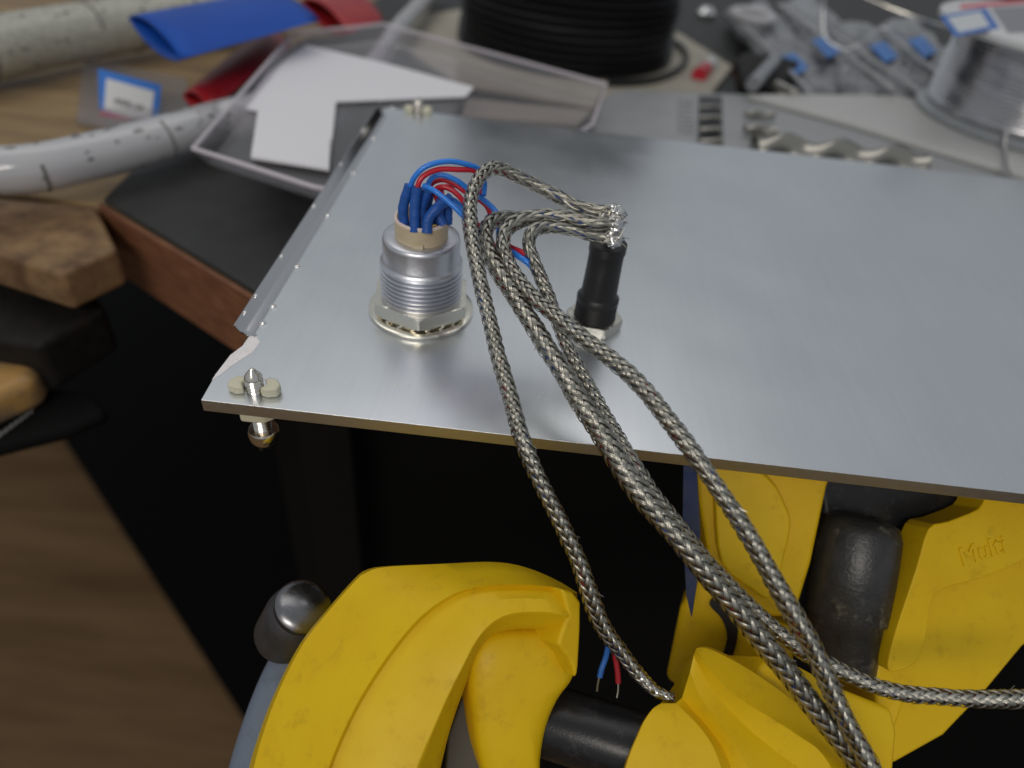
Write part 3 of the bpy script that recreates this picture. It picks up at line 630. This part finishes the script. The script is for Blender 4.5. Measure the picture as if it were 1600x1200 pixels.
b = MB(); b.prism(plane_poly([(1270, 700), (1680, 715), (1640, 760), (1545, 772), (1520, 800), (1470, 822), (1440, 850), (1400, 885), (1275, 880), (1285, 800)], (1400, 800, 12.25), (0, -.8, .6))[0], (0, .8, -.3)); b.build('dark_body', BLACKG, rc, bevel=.12)
GRIT = mat('gritty_black_metal', (.022, .022, .023), .36, .0, spec=.7, col2=(.035, .035, .036), nscale=4, dirt=(.26, .25, .20), dirt_scale=1.6, dirt_amt=.75, bump=.5, bscale=14)
b = MB(); b.lathe([(.0, 2.62), (.4, 2.60), (.60, 2.5), (.67, 2.3), (.68, 1.9), (.67, .9), (.60, .85), (.60, .05), (.5, -.05), (0, -.05)][::-1], at(1308, 1045, 11.9), tuple(at(1340, 850, 12.05)-at(1308, 1045, 11.9)), n=40)
b.build('screw_rod', GRIT, rc, angle=60)
slab([(1448, 824), (1480, 812), (1528, 792), (1548, 770), (1640, 760), (1760, 770), (1760, 900), (1660, 960), (1598, 1012), (1540, 1082), (1475, 1150), (1395, 1195), (1372, 1120), (1366, 1060), (1384, 1000), (1420, 905)], (1500, 950, 11.75), (.12, -.72, .68), 1.2, YEL, 'right_arm', rc, .07)
slab(smoothpoly([(1452, 826), (1482, 815), (1530, 795), (1550, 772), (1640, 764), (1700, 780), (1650, 845), (1585, 882), (1530, 905), (1475, 920), (1456, 940), (1448, 990), (1432, 1035), (1395, 1050), (1388, 1035), (1402, 980), (1432, 890)], 3), (1500, 880, 11.48), (.12, -.72, .68), .6, YEL, 'raised_face', rc, .06)
slab([(1372, 1062), (1384, 1040), (1425, 1052), (1418, 1085), (1395, 1150), (1378, 1130)], (1400, 1085, 11.55), (-.1, -.6, .75), .4, YEL, 'lower_lip', rc, .07)
# embossed lettering
P, n_ = plane_poly([(1503, 884), (1585, 858)], (1500, 880, 11.475), (.12, -.72, .68))
cu = bpy.data.curves.new('embossed_text', 'FONT'); cu.body = 'Multi'; cu.size = .42; cu.extrude = .012; cu.bevel_depth = .007
xa = Vector(P[1]-P[0]).normalized(); zn = Vector(n_); ya = zn.cross(xa)
M4 = Matrix.Identity(4)
for i in range(3): M4[i][0] = xa[i]; M4[i][1] = ya[i]; M4[i][2] = zn[i]; M4[i][3] = P[0][i]
text_mesh('embossed_text', cu, YEL, rc, M4)

# blue blade/strap beside it
BS = mat('dark_blue_card', (.012, .03, .12), .5, 0, col2=(.05, .06, .10), nscale=1.5)
o = slab([(1068, 700), (1086, 700), (1093, 830), (1090, 900), (1080, 965), (1072, 930), (1066, 820)], (1078, 850, 11.6), (-.5, -.75, .4), .06, BS, 'blue_strip', None, .01); tag(o, 'narrow dark blue strip hanging left of the yellow clamp under the panel', 'strip')

# metal knob and grey-blue arm behind the left jaw
kn = thing('round_lever', 'dark round knob with polished dome left of the yellow jaw', 'lever end', at(465, 970, 11.5))
ax = tuple(-(at(440, 1000, 12.0)-at(477, 945, 11.2)))
b = MB(); b.lathe([(.0, -1.1), (.46, -1.1), (.50, -1.0), (.52, -.3), (.49, -.12), (.44, -.05), (0, -.05)], at(472, 950, 11.3), ax, n=40); b.build('knob_body', mat('black_satin', (.03, .03, .032), .45, 0, col2=(.045, .045, .048)), kn)
b = MB(); b.lathe([(.44, -.07), (.45, .01), (.41, .07), (.30, .12), (.12, .15), (.0, .155)], at(474, 947, 11.25), ax, n=40); b.build('polished_dome', mat('polished_steel', (.25, .25, .26), .3, 1, rvar=.08, bump=.1, bscale=5), kn)
b = MB(); b.tube(pxpath([(475, 1015, 12.2), (448, 1060, 12.1), (420, 1130, 12.0), (396, 1210, 11.9), (382, 1300, 11.8)], 24), [.42]*24, 24); o = b.build('curved_arm', mat('grey_blue_paint', (.15, .185, .24), .5, 0, spec=.3, bump=.1, bscale=3, dirt=(.06, .06, .07), dirt_scale=1.2)); tag(o, 'pale grey blue curved arm behind the left yellow jaw', 'arm')

# ------------------------------------------------------------------ background objects on the bench
MZ = BZ+.18
# grey drill case
GREY = mat('grey_painted_case', (.34, .35, .36), .42, 0, col2=(.31, .32, .33), nscale=1, bump=.05)
GREYL = mat('light_grey_lid', (.50, .50, .49), .4, 0)
TZ = -1.35
cs2 = thing('drill_case', 'open grey metal drill case lying behind the panel', 'drill case', oz(1200, 250, MZ))
ptsc = [(922, 250), (925, 205), (930, 180), (938, 155), (955, 141), (985, 139), (1165, 145), (1400, 149), (1750, 160), (1800, 420), (922, 420)]
b = MB(); b.prism([oz(u, v, TZ) for u, v in ptsc], (0, 0, MZ-TZ+.0)); b.build('case_base', GREY, cs2, bevel=.25, seg=5)
b = MB(); b.prism([oz(u, v, TZ+.25) for u, v in [(1168, 146), (1405, 148), (1750, 158), (1800, 330), (1700, 312), (1600, 272), (1480, 236), (1330, 190)]], (0, 0, -.245)); b.build('case_lid', GREYL, cs2, bevel=.08, seg=4)
b = MB()
for k in range(8):
    c = oz(1069, 157+k*7.2, TZ+.005)
    for j in range(3):
        L_ = .09+.05*rnd.random(); b.prism([c+(-.22+j*.2, -.1, 0), c+(-.22+j*.2+L_, -.1, 0), c+(-.22+j*.2+L_, .1, 0), c+(-.22+j*.2, .1, 0)], (0, 0, .004))
b.build('printed_sizes', mat('grey_print', (.12, .13, .14), .6, 0), cs2, smooth=False)['kind'] = 'stuff'
b = MB(); b.prism([oz(u, v, TZ+.004) for u, v in [(1092, 150), (1128, 151), (1130, 232), (1090, 230)]], (0, 0, .02)); b.build('bit_slot', mat('slot_dark', (.05, .055, .06), .5, 0), cs2, smooth=False)
def drillbit(p0, p1, r, label, turns, parent_name='drill_bit', shank=.0):
    p0, p1 = np.array(p0), np.array(p1); ax_ = p1-p0; Ln = np.linalg.norm(ax_); n = max(24, int(turns*26)); K = 24
    T, A, B = frames(np.array([p0+(p1-p0)*t for t in np.linspace(0, 1, n)])); V = []
    for i in range(n):
        s = i/(n-1); tw = 2*math.pi*turns*max(0, s-shank)
        for j in range(K):
            t = 2*math.pi*j/K; fl_ = 1-(0 if s < shank else .42)*(.5+.5*math.cos(2*t))**.7
            q = r*fl_*(1 if s < .96 else max(.1, (1-s)/.04)); a = t-tw
            V.append(p0+ax_*s+A[i]*q*math.cos(a)+B[i]*q*math.sin(a))
    F = [(i*K+j, i*K+(j+1) % K, (i+1)*K+(j+1) % K, (i+1)*K+j) for i in range(n-1) for j in range(K)]+[tuple(range(K))[::-1], tuple((n-1)*K+j for j in range(K))]
    b = MB(); b.add(V, F); o = b.build(parent_name, mat('bright_drill_steel', (.40, .38, .34), .26, 1) if not bpy.data.materials.get('bright_drill_steel') else bpy.data.materials['bright_drill_steel'], angle=60)
    return tag(o, label, 'drill bit', 'drill bits in the grey case')
drillbit(oz(1178, 232, TZ+.55), oz(1452, 262, TZ+.55), .62, 'long twisted drill bit lying right behind the panel edge', 1.65)
labs = ['short thick drill bit end nearest the panel in the slotted row', 'drill bit end second from the panel in the slotted row', 'drill bit end third from the panel in the slotted row', 'drill bit end furthest back in the slotted row']
for k, v in enumerate((222, 203, 184, 167)):
    drillbit(oz(1093, v, TZ+.22), oz(1128, v+2, TZ+.22), .20-.03*k, labs[k], .25)
drillbit(oz(1164, 202, TZ+.25), oz(1214, 205, TZ+.25), .22, 'short drill bit lying behind the long twisted one', .6)
drillbit(oz(1166, 178, TZ+.2), oz(1212, 180, TZ+.2), .16, 'small thin drill bit furthest back in the case corner', .7)

# solder spool
sp = thing('solder_spool', 'spool of silver solder wire with a white labelled top', 'solder spool', oz(1602, 190, TZ+.26))
base = oz(1600, 190, TZ+.26); 
WHT = mat('white_spool_plastic', (.62, .63, .64), .35, 0)
GRP = mat('grey_clear_flange', (.30, .32, .34), .2, 0, coat=.5)
WZ = 3.1
b = MB(); b.lathe([(.0, 0), (4.1, 0), (4.2, .05), (4.2, .2), (4.0, .28), (3.9, .3), (0, .3)], base, n=80); b.build('bottom_flange', GRP, sp)
b = MB()
prof = [(3.3, .3)]; z = .32
while z < WZ-.1: prof += [(3.74, z), (3.82, z+.065), (3.82, z+.085), (3.74, z+.15)]; z += .155
prof += [(3.3, WZ)]
b.lathe(prof, base, n=80, fn=lambda t, z: 1+.006*math.sin(3*t+z*7)); b.build('solder_winding', mat('solder_wire', (.75, .75, .77), .2, 1, rvar=.05), sp)
b = MB(); b.lathe([(0, WZ), (4.55, WZ), (4.65, WZ+.08), (4.65, WZ+.25), (4.5, WZ+.33), (0, WZ+.33)], base, n=80); fl2 = b.build('top_flange', WHT, sp)
tz = base[2]+WZ+.336
for nm, pts, c_ in (('blue_label_mark', [(1468, 25), (1540, 12), (1562, 44), (1492, 58)], (.03, .14, .48)), ('white_label_inner', [(1480, 28), (1532, 18), (1547, 41), (1498, 51)], (.6, .63, .66)), ('grey_label_square', [(1548, 12), (1640, 6), (1660, 48), (1575, 52)], (.25, .25, .28)), ('red_label_line', [(1500, 8), (1640, -4), (1640, 1), (1500, 14)], (.6, .05, .08))):
    b = MB(); hh = .004 if nm != 'white_label_inner' else .008; b.prism([oz(u, v, tz-.004) for u, v in pts], (0, 0, hh)); b.build(nm, mat(nm, c_, .5, 0), fl2, smooth=False)
b = MB(); b.tube([oz(1555, 205, TZ+.5)+(0, -.6, .2), oz(1568, 228, TZ+.45), oz(1572, 262, TZ+.42), oz(1590, 290, TZ+.42), oz(1620, 300, TZ+.45)], .06, 8); b.build('loose_end', SOLDER, sp)

# black cable spool
cb = oz(853, 128, MZ); c0 = cb+np.array((.7, 5.1, 0))
cs3 = thing('cable_spool', 'cardboard spool wound with black cable at the back of the bench', 'cable spool', c0)
b = MB(); b.lathe([(0, 0), (8.3, 0), (8.3, .22), (0, .22)], c0, n=9, fn=lambda t, z: 1.0); b.build('flange', mat('cream_card', (.50, .46, .38), .6, 0, col2=(.42, .39, .32), nscale=.5), cs3, smooth=False, bevel=.05)
b = MB(); prof = [(3, .22)]; z = .24
while z < 11: prof += [(4.95, z), (5.2, z+.12), (5.2, z+.22), (4.95, z+.34)]; z += .35
prof += [(3, z)]
b.lathe(prof, c0, n=72, fn=lambda t, z: 1+.012*math.sin(2*t+z*3)); b.build('wound_cable', mat('black_cable', (.010, .010, .011), .4, 0), cs3)
lo = MB(); n = 60; lo.tube([c0+np.array(((6.0+.25*math.sin(3*t))*math.cos(t), (6.0+.2*math.cos(2*t))*math.sin(t), .40)) for t in np.linspace(-1.25, .75, n)], .14, 10); lo.build('loose_cable', bpy.data.materials['black_cable'], cs3)

# hoses
HMARK = mat('hose_mark', (.16, .16, .15), .5, 0); HCORE = mat('hose_core', (.5, .5, .48), .5, 0)
def flecks(P, r, t, cnt):
    T, A, B = frames(P); b = MB()
    for k in range(cnt):
        i = rnd.randint(2, len(P)-3); a = rnd.uniform(0, 6.28); N_ = A[i]*math.cos(a)+B[i]*math.sin(a); S = np.cross(T[i], N_)
        l, w_ = rnd.uniform(.05, .16), rnd.uniform(.02, .06); c = P[i]+N_*r*1.003
        b.prism([c-T[i]*l, c-S*w_, c+T[i]*l, c+S*w_], N_*.015)
    b.build('hose_flecks', HMARK, t)['kind'] = 'stuff'
def hose(pts, r, label, M, bands, z=None):
    P = resample(catmull([oz(u, v, zz) for u, v, zz in pts], 8), 90)
    t = thing('clear_hose', label, 'hose', P[45], 'clear hoses on the bench')
    b = MB(); b.tube(P, r, 28); b.build('hose_wall', M, t)
    b = MB(); b.tube(P, r*.55, 14); b.build('hose_core', HCORE, t)
    T, A, B = frames(P)
    for k in range(bands):
        q = MB(); i = int(4+k*(84/bands)); a0 = rnd.random()*6
        arc = [P[i]+(r*1.01)*(A[i]*math.cos(a)+B[i]*math.sin(a))+T[i]*.05*math.sin(a) for a in np.linspace(a0, a0+2.2, 12)]; q.tube(arc, .03+.02*rnd.random(), 5); q.build('hose_mark', HMARK, t)
    flecks(P, r, t, 90)
    return t
HOSE = mat('cloudy_hose', (.58, .58, .60), .14, 0, col2=(.55, .56, .60), nscale=.9, bump=.3, bscale=2, coat=.6, alpha=.85)
HOSE2 = mat('cream_braided_hose', (.50, .49, .42), .4, 0, col2=(.36, .355, .30), nscale=5, bump=.4, bscale=9, coat=.3)
hose([(-120, 270, -1.4), (-30, 268, -1.4), (60, 262, -1.4), (150, 243, -1.4), (230, 223, -1.4), (300, 203, -1.4), (340, 191, -1.5), (385, 180, -1.45), (440, 164, -1.45)], .62, 'thick cloudy clear hose crossing the left edge of the bench', HOSE, 9)
hose([(-140, 95, -1.2), (-40, 82, -1.2), (60, 62, -1.2), (150, 47, -1.2), (240, 33, -1.2), (330, 20, -1.2), (430, 4, -1.2)], 1.0, 'cream braided hose at the top left behind the blue tube', HOSE2, 10)
hose([(-160, 98, -1.7), (-40, 94, -1.7), (60, 86, -1.7), (130, 76, -1.7), (215, 64, -1.9)], .4, 'second cloudy hose just below the cream braided one', HOSE, 5)
hose([(520, 175, -1.6), (560, 130, -1.5), (590, 95, -1.3), (620, 50, -1.2), (655, 10, -1.2), (690, -30, -1.2)], .42, 'pale hose standing behind the clear tray near the cable spool', HOSE, 4)

# bag with blue label
bg = thing('parts_bag', 'small clear bag with a blue bordered white label on the bench wood', 'parts bag', oz(200, 150, MZ))
lt = BZ+.25
CL = clear('clear_bag_film', (.86, .84, .85), .10, .2)
b = MB(); b.prism([oz(u, v, lt) for u, v in [(130, 92), (290, 120), (310, 190), (240, 215), (118, 185)]], (0, 0, -.2)); b.build('bag_film', CL, bg, bevel=.05)
def tilt(pts, z0, z1):
    vs = [p[1] for p in pts]; a, b_ = min(vs), max(vs)
    return [oz(u, v, z1+(z0-z1)*(v-a)/(b_-a)) for u, v in pts]
def lab(name, pts, M, h):
    P, n_ = plane_poly(pts, (200, 152, 24.5-h), (.15, -.55, .8)); b = MB(); b.prism([p-n_*.01 for p in P], n_*.01); return b.build(name, M, bg, smooth=False)
lab('blue_label', [(153, 107), (252, 133), (245, 200), (156, 179)], mat('label_blue', (.02, .17, .60), .5, 0), 0)
lab('white_field', [(166, 122), (241, 143), (235, 191), (162, 172)], mat('label_white', (.66, .66, .66), .5, 0), .03)
lab('red_field', [(156, 172), (206, 184), (204, 191), (156, 180)], mat('label_red', (.50, .02, .08), .5, 0), .03)
P, n_ = plane_poly([(176, 160), (226, 174)], (200, 152, 24.44), (.15, -.55, .8))
cu = bpy.data.curves.new('label_print', 'FONT'); cu.body = '5000-50'; cu.size = .30; cu.extrude = .002
xa = Vector(P[1]-P[0]).normalized(); zn = Vector(n_); ya = zn.cross(xa); M4 = Matrix.Identity(4)
for i in range(3): M4[i][0] = xa[i]; M4[i][1] = ya[i]; M4[i][2] = zn[i]; M4[i][3] = P[0][i]
text_mesh('label_print', cu, mat('label_ink', (.02, .02, .02), .5, 0), bg, M4)

# blue flattened tube
BLU = mat('blue_tube', (.006, .07, .40), .5, 0, spec=.25, col2=(.008, .085, .46), nscale=.6)
def flattube(pa, pb, pc, pd, th, M, name, label, cat):
    # pa,pb one end; pc,pd other end; lens section
    n = 24; V = []; K = 12
    for i in range(K):
        s = i/(K-1); L0 = pa*(1-s)+pd*s; L1 = pb*(1-s)+pc*s
        for sc_ in (1, -1):
            for j in range(n//2):
                t = j/(n//2); q = L0*(1-t)+L1*t if sc_ == 1 else L1*(1-t)+L0*t
                V.append(q+np.array((0, 0, 1))*sc_*th*(math.sin(math.pi*t)**.7)*(1-.25*s))
    F = [(i*n+j, i*n+(j+1) % n, (i+1)*n+(j+1) % n, (i+1)*n+j) for i in range(K-1) for j in range(n)]
    b = MB(); b.add(V, F); o = b.build(name, M, angle=50, solid=.08); return tag(o, label, cat)
flattube(oz(200, 28, .3), oz(284, 92, .3), oz(500, 32, .4), oz(405, -12, .4), .45, BLU, 'blue_tube', 'wide flattened bright blue tube lying across the red strip', 'tube')
RED = mat('red_strip', (.33, .010, .018), .4, 0, col2=(.42, .018, .022), nscale=.7)
flattube(oz(285, 150, -1.3), oz(330, 172, -1.3), oz(455, 72, -1.0), oz(405, 48, -1.0), .35, RED, 'red_tube', 'flat red tube partly under the blue one beside the tray', 'tube')
flattube(oz(470, 2, -.6), oz(545, 52, -.8), oz(600, 30, -.8), oz(530, -25, -.6), .5, RED, 'red_tube', 'red tube end right of the blue tube at the top', 'tube')
o = slab([(420, 38), (500, 45), (540, 62), (470, 72)], (480, 55, 33), (0, -.4, .9), .1, mat('brown_card', (.30, .22, .14), .6, 0), 'card_scrap', None); tag(o, 'small brown card scrap between blue tube and clear tray', 'card')

# clear tray with white paper
tr = thing('clear_tray', 'clear plastic tray holding folded white paper behind the panel', 'tray', oz(600, 180, MZ))
CT = clear('clear_tray_plastic', (.95, .93, .95), .07, .08)
RIM = mat('tray_rim_plastic', (.80, .75, .80), .2, 0, alpha=.5)
rz = -.28
rim = [(302, 232), (490, 292), (700, 330), (925, 195), (948, 132), (600, 38), (458, 52)]
rimP = [oz(u, v, rz) for u, v in rim]; flo = [p*np.array((1, 1, 0))*1.0+(0, 0, -.70) for p in rimP]; cc = sum(flo)/len(flo); flo = [cc+(p-cc)*.95 for p in flo]
b = MB(); n = len(rim); b.add(rimP+flo, [(i, (i+1) % n, (i+1) % n+n, i+n) for i in range(n)]+[tuple(n+i for i in range(n))]); b.build('tray_walls', CT, tr, smooth=False, solid=.08)
b = MB(); b.tube([rimP[i % n] for i in range(n+1)], .065, 8); b.build('tray_rim', RIM, tr, smooth=True)
pap = [(478, 70), (600, 98), (740, 136), (728, 150), (525, 158), (514, 264), (392, 245), (403, 172), (378, 168), (418, 114)]
b = MB(); b.prism([oz(u, v, -.60) for u, v in pap], (0, 0, -.05)); o = b.build('folded_paper', mat('white_paper', (.80, .79, .83), .7, 0, bump=.2, bscale=1), smooth=False); tag(o, 'folded sheet of white paper lying in the clear tray', 'paper')
b = MB(); b.prism([oz(u, v, -.50) for u, v in [(394, 244), (400, 216), (458, 202), (516, 214), (514, 263)]], (0, 0, -.09)); f2 = b.build('paper_flap', bpy.data.materials['white_paper'], o, smooth=False, bevel=.01); 
b = MB(); b.prism([oz(u, v, -1.6) for u, v in [(720, 178), (905, 190), (925, 172), (890, 168), (790, 158), (730, 152)]], (0, 0, -.3)); o = b.build('paper_roll', mat('cream_paper', (.45, .42, .36), .6, 0), bevel=.1); tag(o, 'cream card strip between the tray and the grey case', 'card')

# bags cluster and bits at the top right
CLG = mat('grey_bag_film', (.07, .072, .08), .18, 0, col2=(.26, .265, .285), nscale=1.6, bump=.9, bscale=1.2, coat=.4)
BLB = mat('bag_blue_print', (.06, .20, .55), .5, 0)
bl = [([(1135, 10), (1190, -5), (1330, 130), (1270, 150), (1225, 120)], (1240, 98), 'left'), ([(1215, 0), (1260, -15), (1420, 120), (1400, 148), (1330, 140)], (1290, 72), 'second'), ([(1290, 40), (1340, 25), (1470, 120), (1440, 148), (1380, 130)], (1380, 80), 'third'), ([(1370, 35), (1420, 20), (1500, 90), (1480, 130), (1430, 110)], (1440, 72), 'right')]
for k, (pts, (lu, lv), nm) in enumerate(bl):
    t = thing('small_bag', {'left': 'crumpled grey bag with the lowest blue print, beside the black clip', 'second': 'crumpled grey bag second from left of the pile', 'third': 'crumpled grey bag under the silver loop of wire', 'right': 'crumpled grey bag nearest the solder spool'}[nm], 'bag', oz(lu, lv, MZ), 'crumpled parts bags')
    zt = MZ+1.2+.15*k; P = [oz(u, v, zt) for u, v in pts]; c = sum(P)/len(P)
    V = []; n = len(P)*6; Q = resample(np.array(P+[P[0]]), n+1)[:-1]
    for s_, dz in ((1, -.55), (1.02, -.3), (.93, -.05), (.75, .1), (.45, .15), (.15, .18)):
        for i_, q in enumerate(Q): V.append(c+(q-c)*s_*(1+.03*math.sin(i_*2.1+k))+np.array((0, 0, dz+.12*math.sin(i_*1.7+s_*9+k))))
    F = [(a*n+i, a*n+(i+1) % n, (a+1)*n+(i+1) % n, (a+1)*n+i) for a in range(5) for i in range(n)]+[tuple(5*n+i for i in range(n)), tuple(range(n))[::-1]]
    b = MB(); b.add(V, F); b.build('bag_film', CLG, t, angle=70)
    b = MB(); b.prism([oz(lu+a, lv+c_, zt+.36) for a, c_ in ((-22, -10), (2, -16), (24, 8), (4, 18))], (0, 0, -.03)); b.build('blue_print', BLB, t, smooth=False)
    b = MB(); b.tube([oz(pts[0][0]+8, pts[0][1]+10, zt+.2), oz((pts[0][0]+pts[3][0])/2, (pts[0][1]+pts[3][1])/2, zt+.35), oz(pts[3][0]-6, pts[3][1]-8, zt+.2)], .09, 8); b.build('zip_seam', mat('seam', (.42, .43, .45), .3, 0), t)
b = MB(); th_ = np.linspace(0, 2*math.pi, 32); cR = oz(1176, 24, MZ+1.7); b.tube([cR+np.array((1.0*math.cos(t), .95*math.sin(t)*1.2, 0)) for t in th_], .22, 10); o = b.build('white_ring', mat('white_ring', (.55, .55, .58), .4, 0)); tag(o, 'pale plastic ring lying on the leftmost grey bag', 'ring')
o = slab([(1150, 95), (1165, 80), (1215, 85), (1250, 95), (1232, 138), (1165, 140)], (1200, 110, 30), (0, -.6, .8), .8, mat('black_clip', (.012, .012, .013), .4, 0), 'black_clip', None, .1); tag(o, 'black plastic clip in front of the grey bags', 'clip')
b = MB(); b.tube([oz(1176, 132, MZ+1.6), oz(1210, 95, MZ+1.8)], .28, 12); o = b.build('metal_pin', mat('grey_pin', (.35, .36, .38), .35, .6)); tag(o, 'grey pin lying across the black clip', 'pin')
t = thing('red_plug', 'tiny red and white plug lying beside the cable spool', 'plug', oz(1100, 112, MZ+.3))
b = MB(); b.tube([oz(1092, 118, MZ+.4), oz(1102, 108, MZ+.4)], .35, 16); b.build('red_end', REDW, t)
b = MB(); b.tube([oz(1101, 109, MZ+.4), oz(1112, 98, MZ+.4)], .33, 16); b.build('white_end', WHT, t)
b = MB(); b.tube(pxpath([(1290, -20, 33), (1286, 20, 33), (1290, 60, 32.5), (1320, 78, 32), (1350, 65, 32), (1375, 45, 33), (1420, 60, 32)], 50), .045, 8)
o = b.build('wire_loop', SOLDER); tag(o, 'thin silver wire curling over the grey bags', 'wire')
b = MB(); b.tube(pxpath([(1320, -20, 34), (1380, 8, 33.5), (1440, 30, 33), (1480, 42, 32)], 40), .05, 8)
o = b.build('wire_loop', NICKEL); tag(o, 'thin brassy wire reaching to the white spool top', 'wire')
b = MB(); b.lathe([(0, 0), (.5, 0), (.55, .3), (.3, .6), (0, .62)], oz(1102, 28, MZ), n=20); o = b.build('bright_nut', mat('bright_nut', (.8, .8, .8), .2, 1)); tag(o, 'small bright metal nut on the mat beside the cable spool', 'nut')
b = MB(); b.tube([oz(1213, 134, TZ+.3), oz(1240, 148, TZ+.3)], .22, 12); o = b.build('steel_pin', STEEL); tag(o, 'bright steel pin resting on the back edge of the grey case', 'pin')
